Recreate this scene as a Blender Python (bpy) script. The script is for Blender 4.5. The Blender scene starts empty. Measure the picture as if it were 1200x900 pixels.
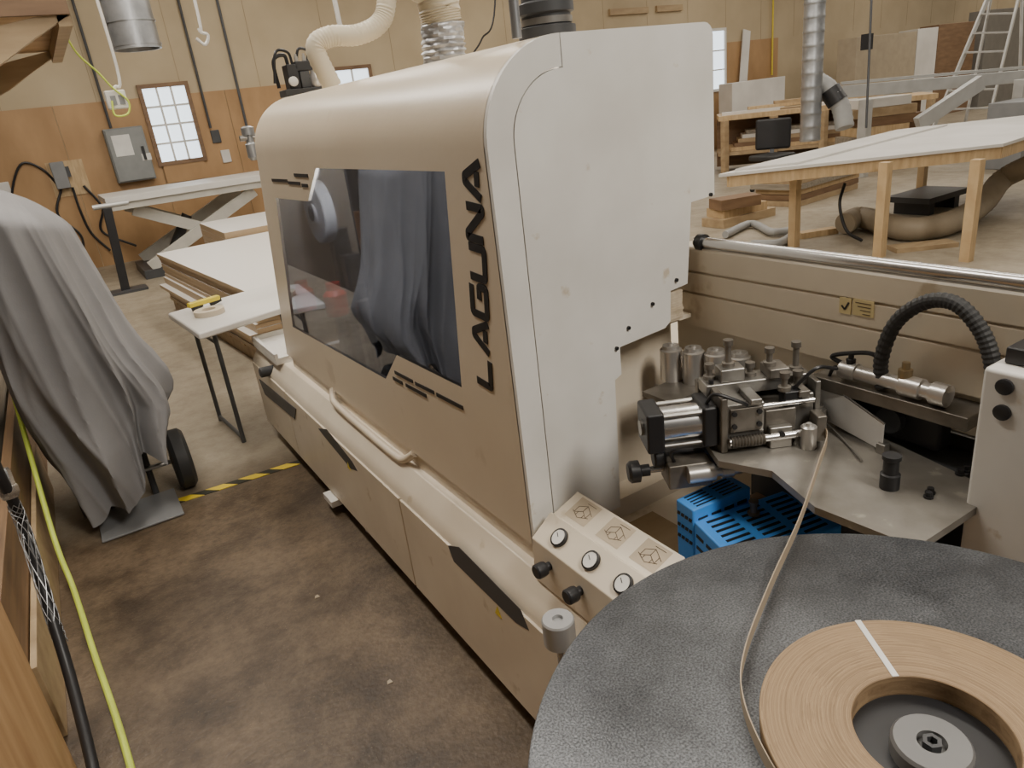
import bpy, bmesh, math, random
from mathutils import Vector, Matrix
random.seed(7)
sc = bpy.context.scene
COL = sc.collection
PI = math.pi
# ---------------------------------------------------------------- camera
CAMZ = 1.7
FPX = 842.0
A_, P_, R_ = math.radians(30.05), math.radians(21.48), math.radians(7.0)
FW = Vector((math.cos(P_)*math.sin(A_), math.cos(P_)*math.cos(A_), -math.sin(P_)))
r0 = Vector((math.cos(A_), -math.sin(A_), 0)); u0 = r0.cross(FW)
RT = math.cos(R_)*r0 - math.sin(R_)*u0
UP = math.sin(R_)*r0 + math.cos(R_)*u0
CAM = Vector((0, 0, CAMZ))
cd = bpy.data.cameras.new('camera'); co = bpy.data.objects.new('camera', cd); COL.objects.link(co)
cd.sensor_width = 36; cd.lens = FPX/1200*36; cd.clip_start = .02; cd.clip_end = 200
M4 = Matrix((RT, UP, -FW)).transposed().to_4x4(); M4.translation = CAM
co.matrix_world = M4
sc.camera = co
def ray(px, py): return FW*FPX + RT*(px-600) - UP*(py-450)
def X_(px, py, x): d = ray(px, py); return CAM + d*(x/d.x)
def Y_(px, py, y): d = ray(px, py); return CAM + d*(y/d.y)
def Z_(px, py, z): d = ray(px, py); return CAM + d*((z-CAMZ)/d.z)
def T_(px, py, t): return CAM + ray(px, py)*t
# ---------------------------------------------------------------- materials
def nt(name):
    m = bpy.data.materials.new(name); m.use_nodes = True
    return m, m.node_tree.nodes, m.node_tree.links, m.node_tree.nodes['Principled BSDF']
def c4(c): return (c[0], c[1], c[2], 1)
def mat(name, c, rough=.5, metal=0, c2=None, scale=6, bump=0, stretch=(1, 1, 1), lo=.35, hi=.65, coat=0, bscale=None, spots=None):
    m, N, L, b = nt(name)
    if c2 is None: c2 = tuple(v*.88 for v in c)
    tc = N.new('ShaderNodeTexCoord'); mp = N.new('ShaderNodeMapping'); mp.inputs['Scale'].default_value = stretch
    L.new(tc.outputs['Object'], mp.inputs['Vector'])
    n = N.new('ShaderNodeTexNoise'); n.inputs['Scale'].default_value = scale; n.inputs['Detail'].default_value = 6
    L.new(mp.outputs[0], n.inputs['Vector'])
    rp = N.new('ShaderNodeValToRGB'); rp.color_ramp.elements[0].position = lo; rp.color_ramp.elements[1].position = hi
    rp.color_ramp.elements[0].color = c4(c2); rp.color_ramp.elements[1].color = c4(c)
    L.new(n.outputs[0], rp.inputs[0]); out = rp.outputs[0]
    if spots:
        n3 = N.new('ShaderNodeTexNoise'); n3.inputs['Scale'].default_value = spots[1]; n3.inputs['Detail'].default_value = 7; L.new(tc.outputs['Object'], n3.inputs['Vector'])
        r3 = N.new('ShaderNodeValToRGB'); r3.color_ramp.elements[0].position = spots[2]; r3.color_ramp.elements[1].position = spots[2]+.06
        r3.color_ramp.elements[1].color = (.7, .7, .7, 1); L.new(n3.outputs[0], r3.inputs[0])
        mx = N.new('ShaderNodeMixRGB'); L.new(r3.outputs[0], mx.inputs[0]); L.new(out, mx.inputs[1]); mx.inputs[2].default_value = c4(spots[0]); out = mx.outputs[0]
    L.new(out, b.inputs['Base Color'])
    b.inputs['Roughness'].default_value = rough; b.inputs['Metallic'].default_value = metal
    b.inputs['Coat Weight'].default_value = coat
    if bump:
        bp = N.new('ShaderNodeBump'); bp.inputs['Strength'].default_value = bump; bp.inputs['Distance'].default_value = .01
        if bscale:
            n2 = N.new('ShaderNodeTexNoise'); n2.inputs['Scale'].default_value = bscale; L.new(tc.outputs['Object'], n2.inputs['Vector'])
            L.new(n2.outputs[0], bp.inputs['Height'])
        else: L.new(n.outputs[0], bp.inputs['Height'])
        L.new(bp.outputs[0], b.inputs['Normal'])
    return m
def wood(name, c, c2, stretch, scale=3, rough=.55): return mat(name, c, rough, 0, c2, scale, .08, stretch, .3, .7)
def emit(name, c, s):
    m, N, L, b = nt(name); b.inputs['Base Color'].default_value = c4(c)
    b.inputs['Emission Color'].default_value = c4(c); b.inputs['Emission Strength'].default_value = s
    return m
cream = mat('cream_paint', (.735, .64, .50), .3, 0, (.68, .58, .445), 1.5, .03, bscale=60, spots=((.58, .48, .35), 5, .67))
white = mat('white_paint', (.80, .785, .745), .4, 0, (.69, .67, .625), 3.5, spots=((.50, .40, .27), 13, .66))
basep = mat('base_paint', (.735, .65, .525), .38, 0, (.64, .56, .44), 3, spots=((.50, .41, .28), 9, .66))
beamp = mat('beam_paint', (.73, .655, .525), .4, 0, (.62, .54, .42), 2.5, spots=((.42, .33, .21), 8, .63))
black = mat('black_plastic', (.018, .018, .02), .4)
rubber = mat('black_rubber', (.028, .028, .028), .6)
dgrey = mat('dark_grey_paint', (.06, .062, .066), .45)
mgrey = mat('mid_grey_paint', (.24, .245, .25), .45)
legm = mat('dark_leg_paint', (.10, .105, .11), .45)
steel = mat('steel', (.42, .405, .38), .34, .8, (.25, .24, .22), 14)
dsteel = mat('dusty_steel', (.27, .25, .22), .42, .6, (.14, .125, .105), 11, .03)
platem = mat('worn_plate', (.38, .36, .325), .36, .5, (.20, .185, .16), 8, .03, lo=.3, hi=.72, spots=((.48, .45, .39), 16, .64))
bright = mat('bright_steel', (.62, .61, .60), .25, .95)
blade = mat('blade_steel', (.82, .81, .79), .35, .25)
silver = mat('silver_metal', (.62, .60, .57), .3, .7)
brass = mat('brass', (.42, .33, .2), .38, .7)
blue = mat('blue_paint', (.085, .38, .98), .42, 0, (.07, .31, .85), 5)
paper = mat('paper', (.76, .75, .71), .7)
bristle = mat('bristle', (.62, .53, .40), .8, 0, (.50, .41, .29), 40)
yellow = mat('yellow_paint', (.75, .6, .05), .5)
limeh = mat('lime_hose', (.6, .72, .1), .5)
red = mat('red_paint', (.65, .05, .03), .4)
gum = mat('galvanised', (.46, .47, .48), .38, .8, (.34, .35, .36), 7)
foil = mat('crinkled_foil', (.60, .60, .60), .4, .55, (.36, .36, .37), 22, .5)
cloth = mat('grey_cloth', (.255, .252, .256), .85, 0, (.21, .207, .211), 3, .1, bscale=200)
ply = wood('plywood', (.56, .36, .18), (.40, .23, .10), (1, 3, .5), 5)
plyd = wood('dark_board', (.25, .15, .075), (.13, .08, .045), (8, .5, 6), 4)
plyg = wood('grey_board', (.34, .30, .24), (.20, .17, .13), (8, .4, 6), 5)
pine = wood('pine', (.60, .44, .25), (.44, .30, .155), (6, 1, 1), 5)
tanw = wood('tan_wood', (.46, .34, .20), (.32, .225, .125), (1, 4, 4), 3)
woodbrown = wood('brown_wood', (.23, .14, .075), (.15, .085, .045), (1, 1, 5), 3)
flexcream = mat('cream_hose', (.64, .57, .43), .5)
tanhose = mat('tan_hose', (.33, .27, .19), .55)
greyhose = mat('grey_hose', (.33, .33, .32), .5)
whitetop = mat('white_laminate', (.72, .70, .66), .4, 0, (.62, .60, .56), 2)
alum = mat('aluminium', (.58, .58, .56), .38, .4)
cabbeige = mat('beige_panel', (.42, .35, .25), .5)
def sheetmat():
    m, N, L, b = nt('faced_sheet')
    g = N.new('ShaderNodeNewGeometry'); s = N.new('ShaderNodeSeparateXYZ'); L.new(g.outputs['Normal'], s.inputs[0])
    mt = N.new('ShaderNodeMath'); mt.operation = 'GREATER_THAN'; mt.inputs[1].default_value = .5; L.new(s.outputs['Z'], mt.inputs[0])
    n = N.new('ShaderNodeTexNoise'); n.inputs['Scale'].default_value = 40
    rp = N.new('ShaderNodeValToRGB'); rp.color_ramp.elements[0].color = (.35, .24, .13, 1); rp.color_ramp.elements[1].color = (.54, .40, .25, 1)
    L.new(n.outputs[0], rp.inputs[0])
    mx = N.new('ShaderNodeMixRGB'); L.new(mt.outputs[0], mx.inputs[0]); L.new(rp.outputs[0], mx.inputs[1]); mx.inputs[2].default_value = (.73, .70, .65, 1)
    L.new(mx.outputs[0], b.inputs['Base Color']); b.inputs['Roughness'].default_value = .45
    return m
sheet = sheetmat()
def glassmat():
    m, N, L, b = nt('smoked_glass')
    t = N.new('ShaderNodeBsdfTransparent'); t.inputs[0].default_value = (.60, .62, .67, 1)
    g = N.new('ShaderNodeBsdfGlossy'); g.inputs[0].default_value = (.72, .78, .92, 1); g.inputs['Roughness'].default_value = .008
    x = N.new('ShaderNodeMixShader'); x.inputs[0].default_value = .42
    L.new(t.outputs[0], x.inputs[1]); L.new(g.outputs[0], x.inputs[2]); L.new(x.outputs[0], N['Material Output'].inputs['Surface'])
    return m
glass = glassmat()
def floormat():
    m, N, L, b = nt('concrete_floor')
    g = N.new('ShaderNodeNewGeometry'); s = N.new('ShaderNodeSeparateXYZ'); L.new(g.outputs['Position'], s.inputs[0])
    def mr(o, a, bb):
        k = N.new('ShaderNodeMapRange'); k.inputs[1].default_value = a; k.inputs[2].default_value = bb; k.interpolation_type = 'SMOOTHSTEP'
        L.new(o, k.inputs[0]); return k.outputs[0]
    def noise(sc_, d=8, rg=.55):
        n = N.new('ShaderNodeTexNoise'); n.inputs['Scale'].default_value = sc_; n.inputs['Detail'].default_value = d; n.inputs['Roughness'].default_value = rg; L.new(g.outputs['Position'], n.inputs['Vector']); return n.outputs[0]
    def ramp(o, c1, c2, lo, hi):
        r = N.new('ShaderNodeValToRGB'); r.color_ramp.elements[0].position = lo; r.color_ramp.elements[1].position = hi
        r.color_ramp.elements[0].color = c4(c1); r.color_ramp.elements[1].color = c4(c2); L.new(o, r.inputs[0]); return r.outputs[0]
    def mix(f, a, c, bt='MIX'):
        x = N.new('ShaderNodeMixRGB'); x.blend_type = bt
        if isinstance(f, float): x.inputs[0].default_value = f
        else: L.new(f, x.inputs[0])
        L.new(a, x.inputs[1])
        if isinstance(c, tuple): x.inputs[2].default_value = c
        else: L.new(c, x.inputs[2])
        return x.outputs[0]
    br = ramp(noise(2.0, 12, .66), (.068, .046, .027), (.195, .14, .088), .36, .68)
    br = mix(.75, br, ramp(noise(26, 8, .75), (.5, .47, .43), (1, 1, 1), .36, .58), 'MULTIPLY')
    br = mix(.4, br, ramp(noise(4, 6, .6), (.5, .46, .41), (1, 1, 1), .36, .52), 'MULTIPLY')
    tn = ramp(noise(1.4, 10, .65), (.25, .21, .15), (.41, .355, .27), .3, .7)
    tn = mix(.5, tn, ramp(noise(7, 8, .7), (.6, .57, .52), (1, 1, 1), .38, .56), 'MULTIPLY')
    mx = N.new('ShaderNodeMath'); mx.operation = 'MAXIMUM'
    n3 = N.new('ShaderNodeMath'); n3.operation = 'MULTIPLY_ADD'; L.new(noise(1.3), n3.inputs[0]); n3.inputs[1].default_value = .8; L.new(s.outputs['Y'], n3.inputs[2])
    L.new(mr(n3.outputs[0], 3.9, 4.5), mx.inputs[0]); L.new(mr(s.outputs['X'], 1.6, 3), mx.inputs[1])
    c = mix(mx.outputs[0], br, tn)
    c = mix(ramp(noise(120, 2), (0, 0, 0), (.5, .5, .5), .66, .74), c, (.28, .21, .125, 1))
    L.new(c, b.inputs['Base Color']); b.inputs['Roughness'].default_value = .48
    bp = N.new('ShaderNodeBump'); bp.inputs['Strength'].default_value = .25; bp.inputs['Distance'].default_value = .01; L.new(noise(60), bp.inputs['Height']); L.new(bp.outputs[0], b.inputs['Normal'])
    return m
def discmat():
    m, N, L, b = nt('galvanised_disc')
    tc = N.new('ShaderNodeTexCoord')
    n = N.new('ShaderNodeTexNoise'); n.inputs['Scale'].default_value = 330; n.inputs['Detail'].default_value = 2; L.new(tc.outputs['Object'], n.inputs['Vector'])
    n2 = N.new('ShaderNodeTexNoise'); n2.inputs['Scale'].default_value = 5; n2.inputs['Detail'].default_value = 12; n2.inputs['Roughness'].default_value = .72; L.new(tc.outputs['Object'], n2.inputs['Vector'])
    def ramp(o, a, bb, lo, hi):
        r = N.new('ShaderNodeValToRGB'); r.color_ramp.elements[0].position = lo; r.color_ramp.elements[1].position = hi
        r.color_ramp.elements[0].color = a; r.color_ramp.elements[1].color = bb; L.new(o, r.inputs[0]); return r.outputs[0]
    def mul(f, a, bb):
        mx = N.new('ShaderNodeMixRGB'); mx.blend_type = 'MULTIPLY'; mx.inputs[0].default_value = f; L.new(a, mx.inputs[1]); L.new(bb, mx.inputs[2]); return mx.outputs[0]
    o = ramp(n.outputs[0], (.075, .08, .086, 1), (.225, .235, .248, 1), .34, .72)
    o = mul(1, o, ramp(n2.outputs[0], (.5, .5, .51, 1), (1.1, 1.1, 1.1, 1), .34, .66))
    L.new(o, b.inputs['Base Color']); b.inputs['Metallic'].default_value = .45
    L.new(ramp(n2.outputs[0], (.3, .3, .3, 1), (.48, .48, .48, 1), .35, .65), b.inputs['Roughness'])
    bp = N.new('ShaderNodeBump'); bp.inputs['Strength'].default_value = .25; bp.inputs['Distance'].default_value = .002; L.new(n.outputs[0], bp.inputs['Height']); L.new(bp.outputs[0], b.inputs['Normal'])
    return m
def coilmat():
    m, N, L, b = nt('veneer_coil')
    tc = N.new('ShaderNodeTexCoord')
    vl = N.new('ShaderNodeVectorMath'); vl.operation = 'LENGTH'; L.new(tc.outputs['Object'], vl.inputs[0])
    w2 = N.new('ShaderNodeTexNoise'); w2.inputs['Scale'].default_value = 22; w2.inputs['Detail'].default_value = 6; L.new(tc.outputs['Object'], w2.inputs['Vector'])
    cb = N.new('ShaderNodeCombineXYZ'); mu = N.new('ShaderNodeMath'); mu.operation = 'MULTIPLY'; mu.inputs[1].default_value = 800; L.new(vl.outputs['Value'], mu.inputs[0]); L.new(mu.outputs[0], cb.inputs[0])
    mu2 = N.new('ShaderNodeMath'); mu2.operation = 'MULTIPLY'; mu2.inputs[1].default_value = 3; L.new(w2.outputs[0], mu2.inputs[0]); L.new(mu2.outputs[0], cb.inputs[1])
    n = N.new('ShaderNodeTexNoise'); n.inputs['Scale'].default_value = 1; n.inputs['Detail'].default_value = 4; n.inputs['Roughness'].default_value = .7; L.new(cb.outputs[0], n.inputs['Vector'])
    r = N.new('ShaderNodeValToRGB'); r.color_ramp.elements[0].position = .3; r.color_ramp.elements[1].position = .68
    r.color_ramp.elements[0].color = (.21, .128, .064, 1); r.color_ramp.elements[1].color = (.46, .32, .18, 1)
    L.new(n.outputs[0], r.inputs[0])
    mx = N.new('ShaderNodeMixRGB'); mx.blend_type = 'MULTIPLY'; mx.inputs[0].default_value = .35; L.new(r.outputs[0], mx.inputs[1]); L.new(w2.outputs[0], mx.inputs[2])
    L.new(mx.outputs[0], b.inputs['Base Color']); b.inputs['Roughness'].default_value = .6
    bp = N.new('ShaderNodeBump'); bp.inputs['Strength'].default_value = .3; bp.inputs['Distance'].default_value = .001; L.new(n.outputs[0], bp.inputs['Height']); L.new(bp.outputs[0], b.inputs['Normal'])
    return m
def hazard():
    m, N, L, b = nt('hazard_stripes')
    tc = N.new('ShaderNodeTexCoord'); w = N.new('ShaderNodeTexWave'); w.bands_direction = 'DIAGONAL'; w.inputs['Scale'].default_value = 4
    L.new(tc.outputs['Object'], w.inputs['Vector'])
    r = N.new('ShaderNodeValToRGB'); r.color_ramp.interpolation = 'CONSTANT'; r.color_ramp.elements[0].color = (.03, .03, .02, 1); r.color_ramp.elements[1].color = (.7, .52, .04, 1); r.color_ramp.elements[1].position = .4
    L.new(w.outputs[0], r.inputs[0]); L.new(r.outputs[0], b.inputs['Base Color']); b.inputs['Roughness'].default_value = .6
    return m
hazm = hazard()
# ---------------------------------------------------------------- mesh builder
def spline(pts, k=8):
    pts = [Vector(p) for p in pts]
    if len(pts) < 3: return pts
    P = [pts[0]*2-pts[1]] + pts + [pts[-1]*2-pts[-2]]
    out = []
    for i in range(1, len(P)-2):
        a, b, c, d = P[i-1], P[i], P[i+1], P[i+2]
        for j in range(k):
            t = j/k
            out.append(.5*((2*b)+(c-a)*t+(2*a-5*b+4*c-d)*t*t+(3*b-a-3*c+d)*t**3))
    out.append(pts[-1]); return out
WC = {}
XF = [None]
class MB:
    def __init__(s): s.bm = bmesh.new()
    def add(s, vs, fs):
        v = [s.bm.verts.new(p) for p in vs]
        for f in fs:
            try: s.bm.faces.new([v[i] for i in f])
            except ValueError: pass
        return s
    def box(s, x0, x1, y0, y1, z0, z1):
        return s.add([(x, y, z) for x in (x0, x1) for y in (y0, y1) for z in (z0, z1)],
                     [(0, 1, 3, 2), (4, 6, 7, 5), (0, 4, 5, 1), (2, 3, 7, 6), (0, 2, 6, 4), (1, 5, 7, 3)])
    def beam(s, p0, p1, w, h, up=(0, 0, 1)):
        p0, p1 = Vector(p0), Vector(p1); d = (p1-p0).normalized(); up = Vector(up)
        if abs(d.dot(up)) > .98: up = Vector((1, 0, 0))
        sd = d.cross(up).normalized()*w/2; u = sd.cross(d).normalized()*h/2
        vs = []
        for p in (p0, p1): vs += [p-sd-u, p+sd-u, p+sd+u, p-sd+u]
        return s.add(vs, [(0, 1, 2, 3), (7, 6, 5, 4), (0, 4, 5, 1), (1, 5, 6, 2), (2, 6, 7, 3), (3, 7, 4, 0)])
    def rings(s, rs, cap=True):
        n = len(rs[0]); vs = [p for r in rs for p in r]; fs = []
        for i in range(len(rs)-1):
            for j in range(n):
                k = (j+1) % n; fs.append((i*n+j, i*n+k, (i+1)*n+k, (i+1)*n+j))
        if cap: fs += [tuple(range(n))[::-1], tuple(range((len(rs)-1)*n, len(rs)*n))]
        return s.add(vs, fs)
    def lathe(s, c, ax, prof, n=28, cap=True):      # prof: (r, h) along ax
        c = Vector(c); ax = Vector(ax).normalized(); t = Vector((1, 0, 0)) if abs(ax.x) < .9 else Vector((0, 1, 0))
        a = ax.cross(t).normalized(); b = ax.cross(a)
        return s.rings([[c+ax*h+(a*math.cos(2*PI*j/n)+b*math.sin(2*PI*j/n))*max(r, .0002) for j in range(n)] for r, h in prof], cap)
    def cyl(s, p0, p1, r, r1=None, n=24):
        p0, p1 = Vector(p0), Vector(p1); h = (p1-p0).length
        return s.lathe(p0, p1-p0, [(r, 0), (r if r1 is None else r1, h)], n)
    def tube(s, pts, r, n=12, k=8, rid=0, smooth=True):
        p = spline(pts, k) if smooth else [Vector(q) for q in pts]
        d = (p[1]-p[0]).normalized(); t = Vector((0, 0, 1)) if abs(d.z) < .9 else Vector((1, 0, 0)); a = d.cross(t).normalized(); rs = []
        for i, q in enumerate(p):
            d = (p[min(i+1, len(p)-1)]-p[max(i-1, 0)]).normalized(); a = (a-d*a.dot(d)).normalized(); b = d.cross(a)
            rr = r*(1+rid*(i % 2)); rs.append([q+(a*math.cos(2*PI*j/n)+b*math.sin(2*PI*j/n))*rr for j in range(n)])
        return s.rings(rs)
    def prism(s, poly, ax, a, b):
        def m(p, w): return (w, p[0], p[1]) if ax == 'x' else (p[0], w, p[1]) if ax == 'y' else (p[0], p[1], w)
        n = len(poly); vs = [m(p, a) for p in poly]+[m(p, b) for p in poly]
        return s.add(vs, [tuple(range(n))[::-1], tuple(range(n, 2*n))]+[(i, (i+1) % n, n+(i+1) % n, n+i) for i in range(n)])
    def stroke(s, pts, w, th, nrm, closed=False):   # mitred flat stroke lying on a plane of normal nrm
        pts = [Vector(p) for p in pts]; nrm = Vector(nrm); vs = []
        for i, p in enumerate(pts):
            d0 = (p-pts[i-1]).normalized() if i > 0 else (pts[1]-p).normalized()
            d1 = (pts[i+1]-p).normalized() if i < len(pts)-1 else d0
            n0, n1 = nrm.cross(d0), nrm.cross(d1); mt = (n0+n1).normalized(); k = w/2/max(.5, mt.dot(n0))
            for sg in (-1, 1):
                vs += [p+mt*k*sg, p+mt*k*sg+nrm*th]
        fs = [(0, 1, 3, 2)]; L_ = len(pts)-1; fs.append((4*L_, 4*L_+2, 4*L_+3, 4*L_+1))
        for i in range(L_):
            a, b = 4*i, 4*i+4
            fs += [(a, b, b+1, a+1), (a+1, b+1, b+3, a+3), (a+3, b+3, b+2, a+2), (a+2, b+2, b, a)]
        return s.add(vs, fs)
    def build(s, name, m, parent=None, bevel=0, smooth=35, solid=0, sub=0):
        if XF[0] is not None: bmesh.ops.transform(s.bm, matrix=XF[0], verts=s.bm.verts)
        bmesh.ops.recalc_face_normals(s.bm, faces=s.bm.faces)
        vs = s.bm.verts
        lo = Vector([min(v.co[i] for v in vs) for i in range(3)]); hi = Vector([max(v.co[i] for v in vs) for i in range(3)])
        c = (lo+hi)/2
        for v in vs: v.co -= c
        me = bpy.data.meshes.new(name); s.bm.to_mesh(me); s.bm.free(); me.materials.append(m)
        for p in me.polygons: p.use_smooth = smooth > 0
        if smooth > 0: me.set_sharp_from_angle(angle=math.radians(smooth))
        o = bpy.data.objects.new(name, me); COL.objects.link(o); o.location = c; WC[o] = c
        if parent:
            o.parent = parent; o.matrix_parent_inverse = Matrix.Translation(-WC[parent])
        if solid: q = o.modifiers.new('Solidify', 'SOLIDIFY'); q.thickness = solid; q.offset = -1
        if sub: q = o.modifiers.new('Subsurf', 'SUBSURF'); q.levels = q.render_levels = sub
        if bevel:
            q = o.modifiers.new('Bevel', 'BEVEL'); q.width = bevel; q.segments = 2; q.limit_method = 'ANGLE'; q.angle_limit = math.radians(40); q.harden_normals = True
        return o
def tag(o, label, cat, group=None, kind=None):
    o['label'] = label; o['category'] = cat
    if group: o['group'] = group
    if kind: o['kind'] = kind
    return o
def thing(name, label, cat, loc, group=None):
    o = bpy.data.objects.new(name, None); COL.objects.link(o); o.location = loc; o.empty_display_size = .1; WC[o] = Vector(loc)
    return tag(o, label, cat, group)
def struct(o): o['kind'] = 'structure'; return o
def lerp(a, b, t): return a*(1-t)+b*t
# ================================================================ SETTING
WY = 13.0
struct(MB().box(-.8, 31, -5, WY+.1, -.1, 0).build('floor', floormat()))
wallm = mat('tan_wall', (.52, .425, .28), .7, 0, (.455, .365, .235), 1.2)
wains = wood('wainscot_plywood', (.47, .29, .14), (.34, .20, .088), (1.2, 1, .5), 2.2)
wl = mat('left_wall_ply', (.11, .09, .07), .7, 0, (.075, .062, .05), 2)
struct(MB().box(-.8, 31, WY, WY+.12, 0, 5).build('wall_back', wallm))
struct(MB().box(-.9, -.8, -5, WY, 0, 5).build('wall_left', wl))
struct(MB().box(-.9, 31, -5, WY+.1, 5, 5.1).build('ceiling', mat('ceiling_white', (.62, .57, .49), .8)))
struct(MB().box(31, 31.1, -5, WY, 0, 5).build('wall_right', wallm))
b = MB()
for i in range(14): b.box(-.79+i*1.22, -.79+i*1.22+1.212, WY-.018, WY-.001, 0, 2.36)
struct(b.build('trim_1', wains))
b = MB()
for i in range(24): b.box(-.2+i*1.22-.004, -.2+i*1.22+.004, WY-.003, WY-.0005, 2.36, 5)
struct(b.build('trim_2', mat('seam', (.34, .26, .16), .8)))
sky = emit('daylight', (.80, .91, 1), 1.8)
def window(name, x0, x1, z0, z1, nx, nz, frm):
    w = struct(MB().box(x0-.06, x0, WY-.06, WY, z0-.06, z1+.06).box(x1, x1+.06, WY-.06, WY, z0-.06, z1+.06).box(x0, x1, WY-.06, WY, z1, z1+.06).box(x0, x1, WY-.06, WY, z0-.06, z0).build(name, frm))
    MB().box(x0, x1, WY-.025, WY-.02, z0, z1).build('pane', sky, w)
    m = MB()
    for i in range(1, nx): x = x0+(x1-x0)*i/nx; m.box(x-.015, x+.015, WY-.045, WY-.026, z0, z1)
    for i in range(1, nz): z = z0+(z1-z0)*i/nz; m.box(x0, x1, WY-.044, WY-.027, z-.015, z+.015)
    m.build('muntins', whitetop, w)
    return w
wx0, wx1 = Y_(165, 104, WY).x, Y_(237, 183, WY).x; wz1, wz0 = Y_(195, 102, WY).z, Y_(213, 187, WY).z
w1 = window('window_1', wx0, wx1, wz0, wz1, 3, 4, woodbrown)
p = Y_(216, 212, WY).z
MB().box(wx0, wx1, WY-.05, WY-.019, p, wz0-.06).build('lower_panel', wains, w1)
a, c = Y_(394, 100, WY), Y_(430, 80, WY); window('window_2', a.x, c.x, a.z-.6, c.z, 2, 2, woodbrown)
a, c = Y_(826, 106, WY), Y_(847, 36, WY); window('window_3', a.x-.3, c.x, a.z, c.z, 2, 3, whitetop)
# ================================================================ EDGE BANDER
HX, HX2, HY, HZ0, HZT, RAD = .805, 1.48, 1.385, .61, 1.82, .21
E = thing('edge_bander', 'long cream edge banding machine with a rounded hood and smoked window', 'machine', (1.1, 2.4, 0))
def yfar(z): return 3.67-.34*max(0, min(1, (z-HZ0)/1.0))
MB().prism([(.73, .07), (.73, .47), (.75, .50), (.79, .55), (1.5, .55), (1.5, .07)], 'y', .62, 4.23).build('base_cabinet', basep, E, .004)
MB().box(.815, 1.47, 1.40, 3.62, .545, .612).build('hood_riser', basep, E)
MB().box(1.5, 1.85, -.4, 4.23, .07, .9).build('conveyor_base', basep, E, .004)
for y0, y1 in ((.64, 2.125), (2.135, 3.55), (3.56, 4.22)):
    MB().box(.722, .731, y0, y1, .085, .455).build('door', basep, E, .002)
for n, pl in enumerate(([(373, 502), (383, 503), (413, 541), (419, 552), (411, 549), (379, 510)], [(525, 639), (538, 641), (610, 714), (620, 739), (605, 730), (532, 658)])):
    q = [X_(x, y, .722) for x, y in pl]
    MB().prism([(v.y, v.z) for v in q], 'x', .7212, .7225).build('door_handle', dgrey, E)
q = [X_(x, y, .722) for x, y in ((304, 444), (347, 479), (346, 491), (311, 462))]
MB().prism([(v.y, v.z) for v in q], 'x', .719, .7225).build('name_plate', dgrey, E)
for px, py in ((408, 546), (583, 717)):
    v = X_(px, py, .72); MB().prism([(v.y-.018, v.z-.015), (v.y+.018, v.z-.015), (v.y, v.z+.018)], 'x', .7205, .7225).build('warning_sign', yellow, E)
for x in (.8, 1.7):
    for y in (.8, 2.75, 4.1):
        MB().lathe((x, y, 0), (0, 0, 1), [(.045, 0), (.045, .015), (.015, .02), (.015, .09)], 16).build('foot', steel, E)
v = X_(388, 592, .70); MB().box(.69, .74, v.y-.06, v.y+.06, .045, .075).build('lifting_lug', white, E)
def outline(off=0.0):
    o = [(HX+off, HZ0)]
    cx, cz, r = HX+RAD, HZT-RAD, RAD-off
    for i in range(17):
        t = PI-i*PI/32; o.append((cx+r*math.cos(t), cz+r*math.sin(t)))
    return o
OL = outline()
tail = [(HX2-.03, HZT)] + [(HX2-.03+.03*math.sin(i*PI/8), HZT-.03+.03*math.cos(i*PI/8)) for i in range(1, 5)] + [(HX2, 1.4)]
b = MB(); bm = b.bm
WP = [(323, 232), (361, 236), (370, 197), (521, 201), (541, 454), (465, 416), (452, 444), (343, 383)]
hole = [X_(x, y, HX) for x, y in WP]
def rloop(h, k):
    c = sum(h, Vector())/len(h); return [v+(v-c)*k for v in h]
zt = OL[1][1]
outer = [Vector((HX, HY, HZ0)), Vector((HX, yfar(HZ0), HZ0)), Vector((HX, yfar(zt), zt)), Vector((HX, HY, zt))]
ed = []
for lp in (outer, hole):
    vs = [bm.verts.new(v) for v in lp]
    for i in range(len(vs)): ed.append(bm.edges.new((vs[i], vs[(i+1) % len(vs)])))
bmesh.ops.triangle_fill(bm, use_beauty=True, edges=ed)
full = OL[1:]+tail
vs = [(x, y, z) for x, z in full for y in (HY, yfar(z))]
b.add(vs, [(2*i, 2*i+1, 2*i+3, 2*i+2) for i in range(len(full)-1)])
b.add([(x, yfar(z), z) for x, z in OL+tail+[(HX2, HZ0)]], [tuple(range(len(OL)+len(tail)+1))])
bmesh.ops.remove_doubles(bm, verts=bm.verts, dist=.0005)
b.build('hood', cream, E, 0, 30)
OI = outline(.066)
b = MB(); n = len(OL)
vs = [(x, HY-.012, z) for x, z in OL]+[(x, HY-.012, z) for x, z in OI]+[(x, HY+.004, z) for x, z in OL]+[(x, HY+.004, z) for x, z in OI]
fs = []
for i in range(n-1):
    fs += [(i, i+1, n+i+1, n+i), (2*n+i, 3*n+i, 3*n+i+1, 2*n+i+1), (i, 2*n+i, 2*n+i+1, i+1), (n+i, n+i+1, 3*n+i+1, 3*n+i)]
fs += [(0, n, 3*n, 2*n), (n-1, 3*n-1, 4*n-1, 2*n-1)]
b.add(vs, fs); b.build('hood_rim', white, E, 0, 30)
g = .003
OE = outline(.066+g)
poly = OE+[(HX+RAD+g, HZT-.066-g), (HX+RAD+g, HZT)]+tail[:-1]+[(HX2, 1.405), (1.394, 1.40), (1.374, 1.188), (1.312, 1.182), (1.308, 1.10), (1.288, 1.085), (1.128, 1.075), (1.128, 1.0), (1.105, .99), (1.095, HZ0), (HX+.09, HZ0)]
MB().prism(poly, 'y', HY-.012, HY+.004).build('end_panel', white, E, 0, 0)
MB().box(1.06, 1.405, HY+.09, HY+.1, .55, 1.29).build('inner_wall', basep, E)
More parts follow.
